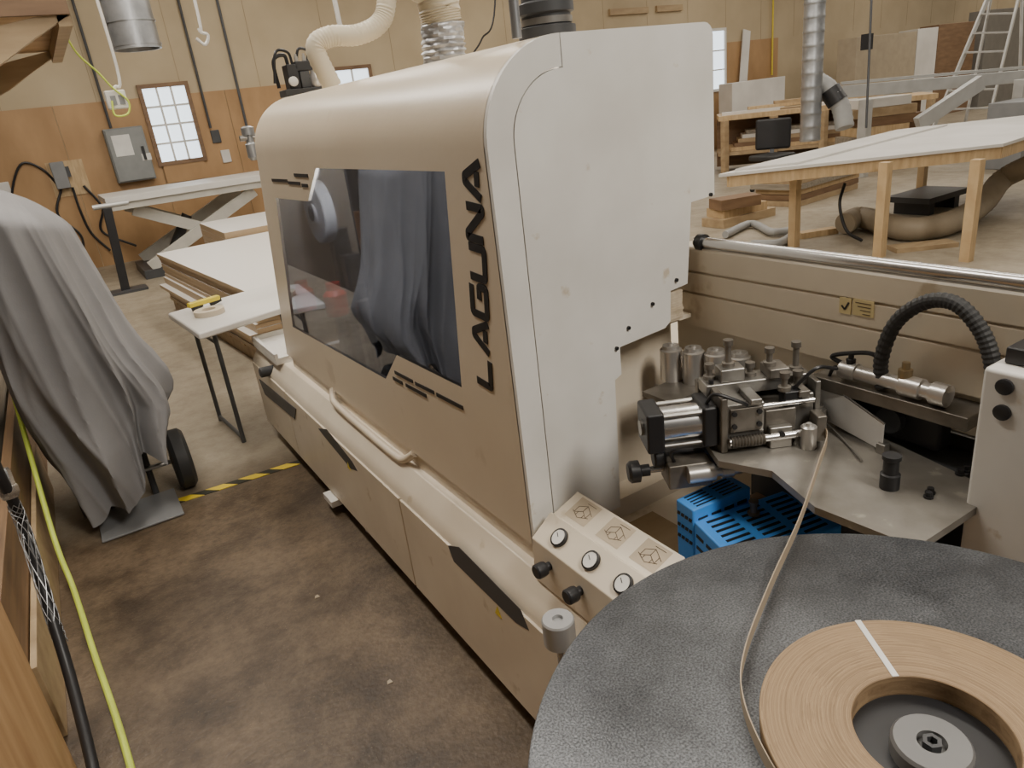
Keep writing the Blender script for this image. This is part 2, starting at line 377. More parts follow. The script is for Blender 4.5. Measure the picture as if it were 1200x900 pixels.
MB().box(1.10, 1.40, HY+.004, HY+.09, 1.085, 1.095).build('inner_ledge', basep, E)
for px, py in ((736, 384), (764, 356), (792, 328), (722, 408), (832, 228)):
    v = Y_(px, py, HY-.012); MB().cyl(v, v-Vector((0, .006, 0)), .005, n=12).build('panel_screw', black, E)
hp = [(v.y, v.z) for v in rloop(hole, .03)]
MB().prism(hp, 'x', HX+.006, HX+.010).build('viewing_window', glass, E)
def stripe(b, p0, p1, w):
    a, c = X_(*p0, HX), X_(*p1, HX); b.beam(a-Vector((.001, 0, 0)), c-Vector((.001, 0, 0)), .003, w, (0, 0, 1))
for s in (((345, 205), (361, 206)), ((319, 211), (337, 212)), ((338, 214), (352, 215)), ((354, 217), (361, 217.5)), ((463, 436), (484, 447)), ((487, 449), (509, 460)), ((512, 462), (543, 478)), ((461, 443), (472, 449)), ((476, 451), (500, 464))):
    b = MB(); stripe(b, *s, .012); b.build('accent_stripe', black, E)
# maker lettering: wide technical capitals with rounded corners, drawn as mitred strokes
GL = {'L': [[(0, 1), (0, 0), (1, 0)]], 'A': [[(0, 0), (.44, 1), (.62, 1), (1.06, 0)], [(.34, .22), (.80, .22)]], 'G': [[(1, 1), (0, 1), (0, 0), (1, 0), (1, .48), (.54, .48)]],
      'U': [[(0, 1), (0, 0), (1, 0), (1, 1)]], 'N': [[(0, 0), (0, 1), (.14, 1), (.86, 0), (1, 0), (1, 1)]]}
def soften(pts, r):
    out = [pts[0]]
    for i in range(1, len(pts)-1):
        p = pts[i]; a = (pts[i-1]-p); c = (pts[i+1]-p); ra = min(r, a.length*.45); rc = min(r, c.length*.45)
        p0, p1 = p+a.normalized()*ra, p+c.normalized()*rc
        for t in (0, .33, .67, 1): out.append(p0*(1-t)**2+p*2*t*(1-t)+p1*t*t)
    out.append(pts[-1]); return out
b = MB()
o0, o1 = X_(579, 460, HX), X_(565, 187, HX); dx = (o1-o0)/6.0; hgt = .070
up_ = Vector((0, 1, 0))
for i, ch in enumerate('LAGUNA'):
    for st in GL[ch]:
        pts = [o0+dx*(i+.11+x*.77+.05*y)+up_*(y*hgt+.012)+Vector((-.0005, 0, 0)) for x, y in st]
        b.stroke(soften(pts, .008 if ch in 'GU' else .003), .0205, .0016, (-1, 0, 0))
b.build('lettering', black, E)
# inside the hood
MB().box(1.15, 1.4, 1.6, 2.3, .62, 1.3).build('inner_frame', dgrey, E)
MB().box(.84, 1.46, 2.36, 2.38, .62, 1.62).build('light_baffle', dgrey, E)  # added baffle that keeps the interior light out of the near half
MB().box(1.25, 1.40, 2.4, 3.2, .62, 1.5).build('rear_plate', dgrey, E)
v = X_(368, 250, .93); MB().lathe(v, (1, 0, 0), [(.01, -.012), (.04, -.01), (.04, 0), (.125, 0), (.13, .006), (.13, .05)], 36).build('saw_guard', paper, E)
MB().lathe(v-Vector((.016, 0, 0)), (1, 0, 0), [(.028, 0), (.032, .004), (.032, .012)], 20).build('guard_hub', dgrey, E)
for px, py in ((356, 346), (393, 350)):
    v = X_(px, py, .90); MB().lathe(v-Vector((0, 0, .07)), (0, 0, 1), [(.045, 0), (.05, .02), (.05, .09), (.03, .11), (.03, .14)]).build('motor', red, E)
for i in range(8):
    y = 2.42+i*.11; MB().box(.96, 1.09, y, y+.05, .62, .85+.25*random.random()).build('inner_unit', [black, steel, dgrey][i % 3], E)
for px, py in ((345, 300), (385, 270), (350, 270), (400, 300)):
    v = X_(px, py, 1.05); MB().box(v.x, v.x+.08, v.y-.03, v.y+.03, .62, v.z).build('unit_post', steel, E)
q = [X_(390, 456, .808), X_(390, 466, .792), X_(396, 476, .785), X_(430, 506, .785), X_(464, 534, .785), X_(475, 538, .792), X_(486, 531, .808)]
MB().tube(q, .0145, 14).build('grab_rail', cream, E)
MB().box(.75, 1.3, 3.72, 4.2, .548, .585).box(.75, .77, 3.72, 4.2, .585, .61).box(.75, 1.3, 4.18, 4.2, .585, .61).build('outfeed_tray', white, E, .003)
p0, p1 = Y_(304, 437, 3.86), Y_(348, 428, 3.86)
MB().lathe(p0, p1-p0, [(.018, 0), (.028, .006), (.028, (p1-p0).length)], 20).build('grey_handle', dgrey, E)
# pressure beam with grooves, guide rod
BXF = 1.408
prof = [(1.54, .965), (1.54, 1.268), (BXF+.005, 1.276), (BXF, 1.271)]
for z in (1.211, 1.152): prof += [(BXF, z+.004), (BXF+.009, z+.002), (BXF+.009, z-.002), (BXF, z-.004)]
prof += [(BXF, 1.058), (BXF+.02, 1.05), (BXF+.02, .965)]
MB().prism(prof, 'y', -.4, HY+.085).build('pressure_beam', beamp, E)
MB().box(1.56, 1.76, -.4, 1.38, .93, .975).build('conveyor_chain', dgrey, E)
MB().box(1.48, 1.52, -.4, 1.3, .86, .93).build('rail_strip', dsteel, E)
gr = Y_(816, 283, HY)
MB().cyl((gr.x, -.6, gr.z), (gr.x, HY, gr.z), .0145).build('guide_rod', bright, E)
MB().lathe((gr.x, HY-.03, gr.z), (0, 1, 0), [(.022, 0), (.022, .02)], 20).build('rod_bush', black, E)
b = MB(); v0, v1 = Y_(772, 381, HY), Y_(797, 338, HY)
for i in range(12):
    z = v0.z+(v1.z-v0.z)*i/12; b.box(v0.x+.003*random.random(), v1.x-.003*random.random(), HY-.008-.004*random.random(), HY+.06, z, z+.0062)
b.build('brush_block', bristle, E)
lbl = mat('label_yellow', (.70, .58, .30), .6); faint = mat('label_ink', (.10, .07, .045), .6)
v = X_(991, 358, BXF); l1 = MB().box(BXF-.0025, BXF, v.y-.014, v.y+.014, v.z-.018, v.z+.018).build('warning_label', lbl, E)
b = MB(); xx = BXF-.003; b.beam((xx, v.y+.008, v.z), (xx, v.y, v.z-.008), .001, .004); b.beam((xx, v.y, v.z-.008), (xx, v.y-.009, v.z+.009), .001, .004); b.build('tick_mark', black, l1)
v = X_(1012, 361, BXF); l2 = MB().box(BXF-.0025, BXF, v.y-.024, v.y+.024, v.z-.018, v.z+.018).build('warning_label', lbl, E)
b = MB()
for i in range(4): b.box(BXF-.0035, BXF-.0024, v.y-.018, v.y+.018-.006*i, v.z+.01-i*.008, v.z+.0115-i*.008)
b.build('label_print', faint, l2)
# infeed plate
PZ = .925
pp = [Z_(x, y, PZ) for x, y in ((824, 514), (868, 488), (940, 468), (1158, 571), (1154, 588), (1074, 641), (955, 594), (905, 552), (842, 540))]
pp = [(v.x, v.y) for v in pp]
MB().prism(pp, 'z', PZ-.016, PZ).build('infeed_plate', platem, E, 0, 0)
MB().box(1.25, 1.46, .62, 1.05, .54, PZ-.016).build('dark_cavity_support', dgrey, E)  # block under the plate, its dark colour standing in for the shaded cavity
MB().box(.84, 1.2, .64, 1.36, .548, .556).build('dusty_shelf', tanw, E)
for px, py in ((1090, 578), (1125, 556), (1133, 552), (1088, 583)):
    v = Z_(px, py, PZ); MB().lathe(v, (0, 0, 1), [(.009, 0), (.009, .004), (.006, .004), (.006, .012)], 10).build('plate_bolt', black, E)
v = Z_(947, 524, PZ); MB().lathe(v, (0, 0, 1), [(.016, 0), (.017, .002), (.017, .050), (.013, .053), (.006, .053), (.006, .058)], 24).build('guide_post', silver, E)
v = Z_(1042, 571, PZ); MB().lathe(v, (0, 0, 1), [(.018, 0), (.018, .03), (.014, .032), (.014, .06), (.017, .062), (.017, .07)], 20).build('guide_post', black, E)
s0, s1 = Z_(962, 494, PZ), Z_(1034, 530, PZ)
h = Vector((0, 0, 1)); sd = s1-s0; bk = Vector((sd.y, -sd.x, 0)).normalized()
b = MB(); f0 = [s0+h*.012, s1+h*.004, s1+h*.065, s0+h*.104, s0-sd*.16+h*.112, s0-sd*.16+h*.03]
b.add(f0+[q+bk*.0016 for q in f0], [(0, 1, 2, 3, 4, 5), (11, 10, 9, 8, 7, 6)]+[(i, (i+1) % 6, 6+(i+1) % 6, 6+i) for i in range(6)])
b.build('guide_blade', blade, E, 0, 0)
MB().beam(s0+h*.1105-sd*.155, s1+h*.0655, .0035, .0035).build('blade_edge', bright, E)
MB().box(s1.x-.010, s1.x+.010, s1.y-.010, s1.y+.010, PZ, PZ+.022).build('blade_clamp', steel, E, .002)
MB().tube([s0-sd*.16+h*.02, Z_(985, 512, PZ+.004), Z_(1010, 540, PZ+.004)], .0025, 8).build('scraper_wire', steel, E)
# coil feed unit, turned thirty degrees to the track
y = 1.12
c0 = Y_(752, 487, y); cz = .985; x0_ = c0.x
XF[0] = Matrix.Translation((x0_, y, 0)) @ Matrix.Rotation(math.radians(-29), 4, 'Z')   # local frame: x along the unit, y away
def lb(n_, m_, xa, xb, ya, yb, za, zb, bv=.003): return MB().box(xa, xb, ya, yb, PZ+za, PZ+zb).build(n_, m_, E, bv)
MB().box(0, .04, -.048, .048, cz-.048, cz+.048).build('cylinder_cap', black, E, .006)
MB().cyl((-.006, 0, cz), (.001, 0, cz), .018).build('cap_plug', steel, E)
MB().cyl((.04, 0, cz), (.125, 0, cz), .041, n=32).build('air_cylinder', bright, E)
for dy in (-.036, .036):
    for dz in (-.036, .036): MB().cyl((.04, dy, cz+dz), (.13, dy, cz+dz), .005, n=10).build('tie_rod', steel, E)
MB().box(.125, .16, -.048, .048, cz-.048, cz+.048).build('cylinder_cap', black, E, .006)
lb('mount_plate', dsteel, .16, .175, -.06, .075, .0, .13)
lb('main_block', steel, .175, .26, -.05, .06, 0, .108, .004)
lb('slide_bar', steel, .15, .385, .01, .07, .105, .135)
lb('slide_rail', dsteel, .15, .385, .075, .10, .06, .12)
lb('slide_cap', steel, .185, .24, .015, .06, .135, .165)
lb('slide_cap', dsteel, .29, .335, .0, .06, .135, .158)
lb('step_block', dsteel, .26, .33, -.05, .06, 0, .085, .004)
lb('clamp_block', steel, .265, .315, -.068, -.05, 0, .05, .003)
lb('clamp_block', steel, .33, .378, -.03, .065, .0, .105, .004)
lb('top_bracket', black, .305, .345, -.045, -.01, .085, .12)
lb('cover_plate', dsteel, .182, .252, -.055, -.05, .045, .10, .001)
lb('cross_bar', steel, .225, .25, -.06, .09, .108, .12, .002)
lb('cross_bar', dsteel, .335, .36, -.05, .09, .106, .12, .002)
lb('side_bracket', steel, .38, .392, -.03, .07, .03, .13, .002)
MB().cyl((.175, -.066, PZ+.028), (.385, -.066, PZ+.028), .009).build('push_rod', bright, E)
MB().cyl((.255, -.045, PZ+.095), (.37, -.045, PZ+.095), .006).build('push_rod', bright, E)
MB().lathe((.18, -.066, PZ+.028), (1, 0, 0), [(.0095 if i % 2 else .0135, i*.0035) for i in range(22)], 14).build('spring', dsteel, E)
lb('rod_end', dsteel, .362, .384, -.082, -.04, .01, .07)
for xx_, yy_ in ((.405, .0), (.405, .035)):
    MB().lathe((xx_, yy_, PZ), (0, 0, 1), [(.015, 0), (.015, .05), (.008, .051), (.008, .058)], 18).build('strip_roller', steel, E)
for dx_, dy_, z_, hh in ((.21, .04, .165, .05), (.30, .03, .158, .03), (.26, .04, .135, .02), (.365, .04, .135, .055), (.35, -.005, .105, .035), (.17, .05, .135, .025), (.31, -.03, .12, .03)):
    MB().lathe((dx_, dy_, PZ+z_), (0, 0, 1), [(.014, 0), (.014, .009), (.007, .01), (.007, hh), (.011, hh), (.011, hh+.012)], 12).build('adjusting_screw', dsteel, E)
for i in range(7): MB().cyl((.165+i*.034, .022+.014*(i % 2), PZ+.133), (.165+i*.034, .022+.014*(i % 2), PZ+.143), .006, n=8).build('socket_screw', black, E)
for dx_, dz_ in ((.19, .06), (.245, .06), (.19, .09), (.245, .09), (.29, .035)): MB().cyl((dx_, -.05 if dx_ < .25 else -.066, PZ+dz_), (dx_, -.06 if dx_ < .25 else -.075, PZ+dz_), .006, n=8).build('socket_screw', black, E)
kx, kz = -.025, .875
MB().lathe((kx-.014, 0, kz), (1, 0, 0), [(.02, 0), (.026, .006), (.026, .026), (.014, .03), (.014, .05)], 16).build('hand_knob', black, E)
MB().lathe((kx+.045, 0, kz+.03), (1, 0, 0), [(.02, 0), (.024, .004), (.024, .022), (.012, .03)], 16).build('hand_knob', black, E)
MB().cyl((kx+.03, 0, kz), (kx+.1, 0, kz), .008).build('knob_shaft', bright, E)
MB().box(kx+.07, kx+.17, -.045, .03, kz-.035, kz+.025).build('lower_block', dsteel, E, .004)
MB().lathe((kx+.11, -.055, kz+.005), (1, 0, 0), [(.02, 0), (.02, .06), (.012, .06), (.012, .075), (.017, .075), (.017, .1), (.012, .1), (.012, .12)], 20).build('lower_cylinder', silver, E)
MB().box(kx+.08, kx+.24, .01, .06, kz-.03, PZ-.016).build('unit_bracket', dgrey, E)
MB().tube([(kx+.09, -.02, kz+.02), (kx+.08, -.04, kz+.06), (.10, -.05, cz-.045)], .004, 8).build('air_line', black, E)
MB().tube([(.33, -.03, PZ+.12), (.37, -.05, PZ+.17), (.43, -.02, PZ+.15)], .004, 8).build('air_line', black, E)
MB().tube([(.14, -.02, cz+.048), (.15, -.05, cz+.08), (.20, -.06, cz+.06), (.22, -.05, PZ+.105)], .004, 8).build('air_line', black, E)
XF[0] = None
for px, py in ((787, 436), (813, 439), (839, 442), (866, 446)):
    v = Z_(px, py, PZ+.02); MB().lathe((v.x, v.y, PZ-.0), (0, 0, 1), [(.03, 0), (.03, .088), (.024, .091), (.022, .1), (.008, .1), (.008, .105)], 28).build('pressure_roller', silver, E)
v = Z_(815, 448, PZ); MB().box(v.x-.14, 1.40, v.y-.05, v.y+.06, PZ-.014, PZ).build('roller_bed', dsteel, E)
# blue slotted guards: thin folded sheet with a sloping top
def guard(pxs, z1, drop, z0, nx, ny):
    q = [Z_(px, py, z1) for px, py in pxs]; q[2].z -= drop; q[3].z -= drop
    a, c, d, e = q
    lo = [Vector((v.x, v.y, z0)) for v in q]
    o = MB().add(q+lo, [(0, 1, 2, 3), (7, 6, 5, 4), (0, 4, 5, 1), (1, 5, 6, 2), (2, 6, 7, 3), (3, 7, 4, 0)]).build('slotted_guard', blue, E, .004)
    b = MB(); nn = (c-a).cross(e-a).normalized(); nn = nn if nn.z > 0 else -nn
    def pt(u, w): return (a*(1-u)+c*u)*(1-w)+(e*(1-u)+d*u)*w
    for i in range(nx):
        for j in range(ny):
            u0, u1 = .05+.9*(i+.12)/nx, .05+.9*(i+.86)/nx; v_ = .07+.86*(j+.5)/ny
            b.beam(pt(u0, v_)+nn*.0003, pt(u1, v_)+nn*.0003, (a-e).length/ny*.34, .0012, nn)
    for j in range(3):
        for i in range(4):
            for s_, t_ in ((a, e), (e, d)):
                u0, u1 = .05+.9*(i+.15)/4, .05+.9*(i+.85)/4; p0, p1 = s_*(1-u0)+t_*u0, s_*(1-u1)+t_*u1
                off = Vector((0, 0, -.03-j*.03)); b.beam(p0+off, p1+off, .003, .008)
    b.build('slots', black, o)
    return o
guard([(812, 610), (926, 572), (988, 606), (866, 654)], .775, .02, .558, 3, 8)
guard([(792, 585), (854, 556), (880, 566), (812, 594)], .815, .01, .558, 2, 5)
v = Z_(883, 603, .768); MB().lathe(v, (0, 0, 1), [(.014, 0), (.014, .006), (.008, .007), (.008, .03), (.011, .03), (.011, .036)], 12).build('guard_bolt', dsteel, E)
# wooden filler strip between the two guards
q = [Z_(px, py, .74) for px, py in ((818, 606), (886, 577), (918, 574), (820, 612))]
MB().prism([(v.x, v.y) for v in q], 'z', .56, .74).build('filler_block', woodbrown, E)
# cable loop, air cylinder, end column
XL = 1.36
MB().tube([X_(1034, 455, XL), X_(1033, 420, XL), X_(1050, 378, XL), X_(1085, 354, XL), X_(1120, 356, XL), X_(1148, 385, XL), X_(1162, 420, XL), X_(1166, 460, XL)], .0135, 14, 12, .14).build('cable_loop', rubber, E, 0, 20)
p0, p1 = X_(985, 436, XL), X_(1112, 460, XL); p1.z = p0.z = (p0.z+p1.z)/2
L_ = (p1-p0).length
MB().lathe(p0, p1-p0, [(.014, 0), (.020, .003), (.020, .04), (.016, .041), (.016, L_*.6), (.022, L_*.6), (.022, L_*.78), (.017, L_*.79), (.017, L_-.03), (.023, L_-.03), (.023, L_)], 24).build('infeed_cylinder', silver, E)
MB().lathe(p0+(p1-p0)*.62, (0, 0, 1), [(.014, 0), (.014, .035), (.008, .036), (.008, .05)], 14).build('air_fitting', brass, E)
MB().lathe(p0+(p1-p0)*.1, (0, 0, 1), [(.01, 0), (.01, .028), (.006, .03), (.006, .04)], 14).build('air_fitting', black, E)
MB().box(XL-.02, BXF+.018, p1.y-.05, p0.y+.06, p0.z-.055, p0.z-.025).build('cylinder_bracket', dsteel, E, .003)
MB().tube([p0+Vector((0, -.02, .01)), X_(975, 418, XL), X_(995, 414, XL), X_(1025, 416, XL), X_(1034, 440, XL)], .005, 8).build('air_hose', black, E)
MB().tube([p0+Vector((0, -.01, -.01)), X_(978, 430, XL), X_(972, 445, XL), X_(985, 452, XL)], .004, 8).build('air_hose', black, E)
v = X_(1030, 490, XL)
MB().box(XL+.02, BXF+.018, v.y-.12, v.y+.12, PZ+.002, v.z+.04).build('feed_motor', black, E, .008)
MB().cyl((XL+.0, v.y-.02, v.z), (XL+.03, v.y-.02, v.z), .028).build('feed_roller', dgrey, E)
cv = Y_(1152, 430, .56)
MB().box(cv.x, 1.6, .18, .56, .56, cv.z).build('infeed_column', white, E, .008)
MB().box(cv.x+.035, 1.6, .30, .545, cv.z, cv.z+.03).build('switch_box', black, E, .004)
for px, py in ((1178, 453), (1175, 483)):
    v = X_(px, py, cv.x)
    MB().lathe((cv.x+.001, v.y, v.z), (-1, 0, 0), [(.014, 0), (.014, .006), (.01, .008)], 16).build('column_knob', black, E)
# regulator panel
RP = MB().prism([(.775, .545), (.78, .665), (.845, .715), (.852, .706), (.935, .738), (.935, .545)], 'y', .96, 1.345).build('regulator_panel', basep, E, .003)
nrm = Vector((-.05, 0, .065)).normalized()
for px, py in ((657, 627), (694, 651), (732, 678)):
    v = X_(px, py, .815); c = Vector((.8125, v.y, .690))
    gq = MB().lathe(c-nrm*.004, nrm, [(.024, 0), (.024, .012), (.02, .014), (.019, .010)], 28).build('gauge', black, RP)
    MB().lathe(c, nrm, [(.0195, 0), (.0195, .0085)], 24).build('gauge_face', paper, RP)
    nd = MB(); nd.beam(c+nrm*.009, c+nrm*.009+Vector((.006, .011, .005)), .0015, .001, nrm); nd.build('needle', black, RP)
for px, py in ((641, 664), (677, 690), (716, 716)):
    v = X_(px, py, .77)
    MB().lathe((.779, v.y, .622), (-1, 0, 0), [(.011, 0), (.011, .012), (.017, .014), (.019, .02), (.019, .04), (.016, .044)], 18).build('regulator_knob', black, RP)
lbm = mat('diagram_label', (.52, .43, .31), .6)
for i, yy in enumerate((1.275, 1.15, 1.03)):
    def sl(x): return .706+(x-.852)*(.032/.083)+.0006
    q = [(.866, yy-.040), (.866, yy+.040), (.928, yy+.040), (.928, yy-.040)]
    lo_ = MB().add([(x, y, sl(x)) for x, y in q], [(0, 1, 2, 3)]).build('diagram_label', lbm, RP)
    b = MB()
    def lp(u, w): x = .868+.058*w; return Vector((x, yy-.038+.076*u, sl(x)+.0006))
    for s0, s1 in (((.2, .3), (.5, .15)), ((.5, .15), (.8, .3)), ((.2, .3), (.5, .5)), ((.5, .5), (.8, .3)), ((.2, .3), (.2, .6)), ((.5, .5), (.5, .8)), ((.8, .3), (.8, .6)), ((.2, .6), (.5, .8)), ((.5, .8), (.8, .6)), ((.15, .9), (.6, .9)), ((.1, .35), (.2, .3)), ((.8, .3), (.9, .35)), ((.05, .5), (.2, .6)), ((.35, .22), (.35, .38)), ((.65, .22), (.65, .38))):
        b.beam(lp(*s0), lp(*s1), .0013, .0005)
    b.build('label_drawing', faint, lo_)
v = X_(655, 738, .66)
MB().lathe((v.x, v.y, v.z-.035), (0, 0, 1), [(.033, 0), (.036, .003), (.036, .062), (.033, .066), (.012, .066), (.012, .058)], 28).build('tape_roller', mat('grey_nylon', (.44, .44, .44), .4, .3), E)
MB().cyl((v.x, v.y, .47), (v.x, v.y, v.z-.035), .01).build('roller_pin', bright, E)
MB().box(v.x-.025, .74, v.y-.025, v.y+.025, .455, .47).build('roller_bracket', steel, E)
# ================================================================ TURNTABLE + COIL
DC = Vector((.662, .298, 0)); DZ = .94; DR = .466
CC = Vector((.678, .306, 0))
T = thing('coil_turntable', 'large round galvanised turntable at the near end of the banding machine', 'turntable', (DC.x, DC.y, 0))
MB().lathe((DC.x, DC.y, DZ-.012), (0, 0, 1), [(DR-.003, 0), (DR, .002), (DR, .010), (DR-.003, .012)], 160).build('disc', discmat(), T)
MB().lathe((CC.x, CC.y, DZ), (0, 0, 1), [(.0835, 0), (.0835, .002)], 48).build('core_plate', black, T)
HC = (DC+CC)/2
MB().lathe((HC.x, HC.y, DZ+.002), (0, 0, 1), [(.043, 0), (.043, .018), (.040, .022), (.016, .022), (.015, .012), (.0, .012)], 40).build('hub', mat('hub_grey', (.19, .19, .188), .4, .3), T)
MB().lathe((HC.x, HC.y, DZ+.014), (0, 0, 1), [(.011, 0), (.011, .012), (.006, .012), (.006, .004)], 6).build('hub_bolt', dgrey, T)
MB().cyl((DC.x, DC.y, .03), (DC.x, DC.y, DZ-.012), .04).build('pillar', dgrey, T)
MB().lathe((DC.x, DC.y, 0), (0, 0, 1), [(.2, 0), (.2, .015), (.06, .03), (.045, .05)], 32).build('pillar_base', dgrey, T)
C = thing('edge_banding_coil', 'coil of oak veneer edge banding lying on the grey turntable', 'coil', (CC.x, CC.y, DZ))
CH = .03; CI, CO = .085, .190
MB().lathe((CC.x, CC.y, DZ+.0005), (0, 0, 1), [(CI, 0), (CO-.001, 0), (CO, CH-.001), (CO-.001, CH), (CI+.001, CH), (CI, CH-.001), (CI, 0)], 120, False).build('coil', coilmat(), C)
a0 = math.radians(58); dv = Vector((math.cos(a0), math.sin(a0), 0))
MB().beam(Vector((CC.x, CC.y, DZ+CH+.001))+dv*CI, Vector((CC.x, CC.y, DZ+CH+.001))+dv*CO, .008, .001).build('masking_tape', paper, C)
zc = DZ+.004
pth = [(CC.x-CO, CC.y+.02), (CC.x-CO+.02, CC.y+.09), (.555, .475), (.62, .53), (.76, .602), (.95, .69), (1.14, .79), (1.25, .85), (1.285, .90)]
sp = spline([(p[0], p[1], zc) for p in pth], 10)
b = MB(); vs = []
for i, q in enumerate(sp):
    d = (sp[min(i+1, len(sp)-1)]-sp[max(i-1, 0)]).normalized(); nn = Vector((-d.y, d.x, 0))*.0008
    hh = Vector((0, 0, .022)); vs += [q-nn, q+nn, q+nn+hh, q-nn+hh]
fs = []
for i in range(len(sp)-1):
    for j in range(4): fs.append((4*i+j, 4*i+(j+1) % 4, 4*i+4+(j+1) % 4, 4*i+4+j))
b.add(vs, fs); b.build('banding_strip', mat('veneer', (.40, .32, .225), .6), C)
# ================================================================ HOSES AND DUCTS ON THE HOOD
o = MB().tube([Vector((1.08, 3.0, 1.827)), Y_(370, 58, 3.0), Y_(386, 43, 3.0), Y_(418, 41, 3.0), Y_(444, 28, 3.0), Y_(453, 2, 3.0), Y_(452, -60, 3.0), Y_(450, -400, 3.0)], .037, 20, 14, .07).build('dust_hose', flexcream)
tag(o, 'cream corrugated hose bending over the far end of the hood', 'hose')
z1 = 4.98
p = Z_(521, 74, HZT+.004); D1 = thing('flexible_duct', 'silver wrapped and tan flexible duct rising from the middle of the hood', 'duct', p)
b = MB(); q0 = Y_(518, 28, p.y); rs = []
nR = 26
for i in range(nR):
    t = i/(nR-1); cpt = p*(1-t)+q0*t; rr = .063+.002*math.sin(i*1.9)+.0015*math.sin(i*4.7)
    rs.append([cpt+Vector((math.cos(2*PI*j/28), math.sin(2*PI*j/28), 0))*(rr+.003*math.sin(j*1.7+i*.9)+.002*math.sin(j*3.1-i*1.3)) for j in range(28)])
b.rings(rs); b.build('foil_sleeve', foil, D1)
q1 = Y_(510, -8, p.y); b = MB(); b.tube([q0, (q0+q1)/2, q1, Vector((q1.x-.1, p.y, q1.z+.4)), Vector((q1.x-.2, p.y, z1))], .058, 22, 12, .07); b.build('hose', flexcream, D1)
p = Z_(642, 46, HZT+.001)
D2 = thing('duct_boot', 'black rubber duct boot with clamps on the near end of the hood top', 'duct', p)
MB().lathe(p, (0, 0, 1), [(.068, 0), (.068, .025), (.058, .028), (.058, .05), (.066, .054), (.066, .075), (.055, .08), (.055, .12), (.05, .13), (.05, z1-HZT)], 32).build('boot', dgrey, D2)
MB().lathe(p+Vector((0, 0, .03)), (0, 0, 1), [(.061, 0), (.061, .014)], 32).build('clamp', steel, D2)
p = Z_(606, 45, HZT+.001); o = MB().cyl(p, (p.x, p.y, z1), .011).build('conduit_pipe', gum); tag(o, 'thin grey conduit standing on the hood beside the black duct', 'pipe')
p = Z_(358, 112, HZT)
V = thing('valve_assembly', 'black and silver air preparation unit with tubes on the far end of the hood', 'valve', p)
MB().box(p.x-.10, p.x+.075, p.y-.05, p.y+.05, HZT+.001, HZT+.03).build('mounting_plate', dgrey, V, .003)
MB().box(p.x-.07, p.x-.02, p.y-.035, p.y+.035, HZT+.03, HZT+.13).build('valve_body', black, V, .004)
MB().box(p.x-.015, p.x+.03, p.y-.03, p.y+.03, HZT+.03, HZT+.10).build('solenoid', dgrey, V, .004)
MB().box(p.x-.03, p.x+.07, p.y-.035, p.y+.02, HZT+.10, HZT+.14).build('manifold', black, V, .004)
MB().lathe((p.x+.052, p.y-.03, HZT+.03), (0, 0, 1), [(.02, 0), (.026, .01), (.026, .045), (.018, .06), (.018, .07)], 20).build('filter_bowl', silver, V)
MB().lathe((p.x-.055, p.y-.04, HZT+.06), (0, -1, 0), [(.02, 0), (.02, .012), (.016, .014)], 18).build('dial', paper, V)
MB().tube([(p.x-.05, p.y, HZT+.13), (p.x-.06, p.y, HZT+.17), (p.x-.11, p.y, HZT+.15), (p.x-.11, p.y, HZT+.04)], .008, 8).build('air_tube', black, V)
MB().tube([(p.x-.03, p.y, HZT+.13), (p.x-.04, p.y, HZT+.18), (p.x-.10, p.y-.02, HZT+.18), (p.x-.13, p.y-.02, HZT+.06)], .006, 8).build('air_tube', black, V)
MB().tube([(p.x+.04, p.y, HZT+.14), (p.x+.05, p.y, HZT+.18), (p.x+.01, p.y, HZT+.19), (p.x-.01, p.y, HZT+.14)], .006, 8).build('air_tube', black, V)
for i in range(3): MB().lathe((p.x-.015+i*.035, p.y-.02, HZT+.14), (0, 0, 1), [(.008, 0), (.008, .02), (.005, .02), (.005, .03)], 10).build('fitting', silver, V)
# ================================================================ LEFT SIDE
H = thing('hand_truck', 'two wheeled hand truck standing under the grey cloth cover', 'hand truck', (-.05, 3.8, 0))
MB().box(-.25, .115, 3.53, 3.86, .004, .014).build('toe_plate', mgrey, H, .003)
for xx in (-.26, .185):
    w = MB().lathe((xx-.04, 3.86, .16), (1, 0, 0), [(.08, 0), (.14, .002), (.16, .02), (.16, .07), (.14, .088), (.08, .09)], 32).build('wheel', rubber, H)
    MB().lathe((xx-.045, 3.86, .16), (1, 0, 0), [(.02, 0), (.06, .004), (.06, .096), (.02, .1)], 20).build('wheel_hub', dgrey, w)
MB().cyl((-.30, 3.86, .16), (.2, 3.86, .16), .012).build('axle', steel, H)
MB().tube([(-.17, 3.87, .01), (-.17, 3.89, .7), (-.17, 3.95, 1.3)], .016, 10, 4).build('upright', dgrey, H); MB().tube([(.03, 3.87, .01), (.03, 3.89, .7), (.0, 3.95, 1.25)], .016, 10, 4).build('upright', dgrey, H)
for z in (.3, .7, 1.1): MB().cyl((-.17, 3.89, z), (.02, 3.89, z), .012).build('crossbar', dgrey, H)
b = MB(); n, m = 300, 76; rs = []
def cusp(t): return 1-2*abs(math.sin(t/2))**.85
def fold(t): s_ = math.sin(t); return .4*s_+.6*cusp(t+.5*math.sin(t))
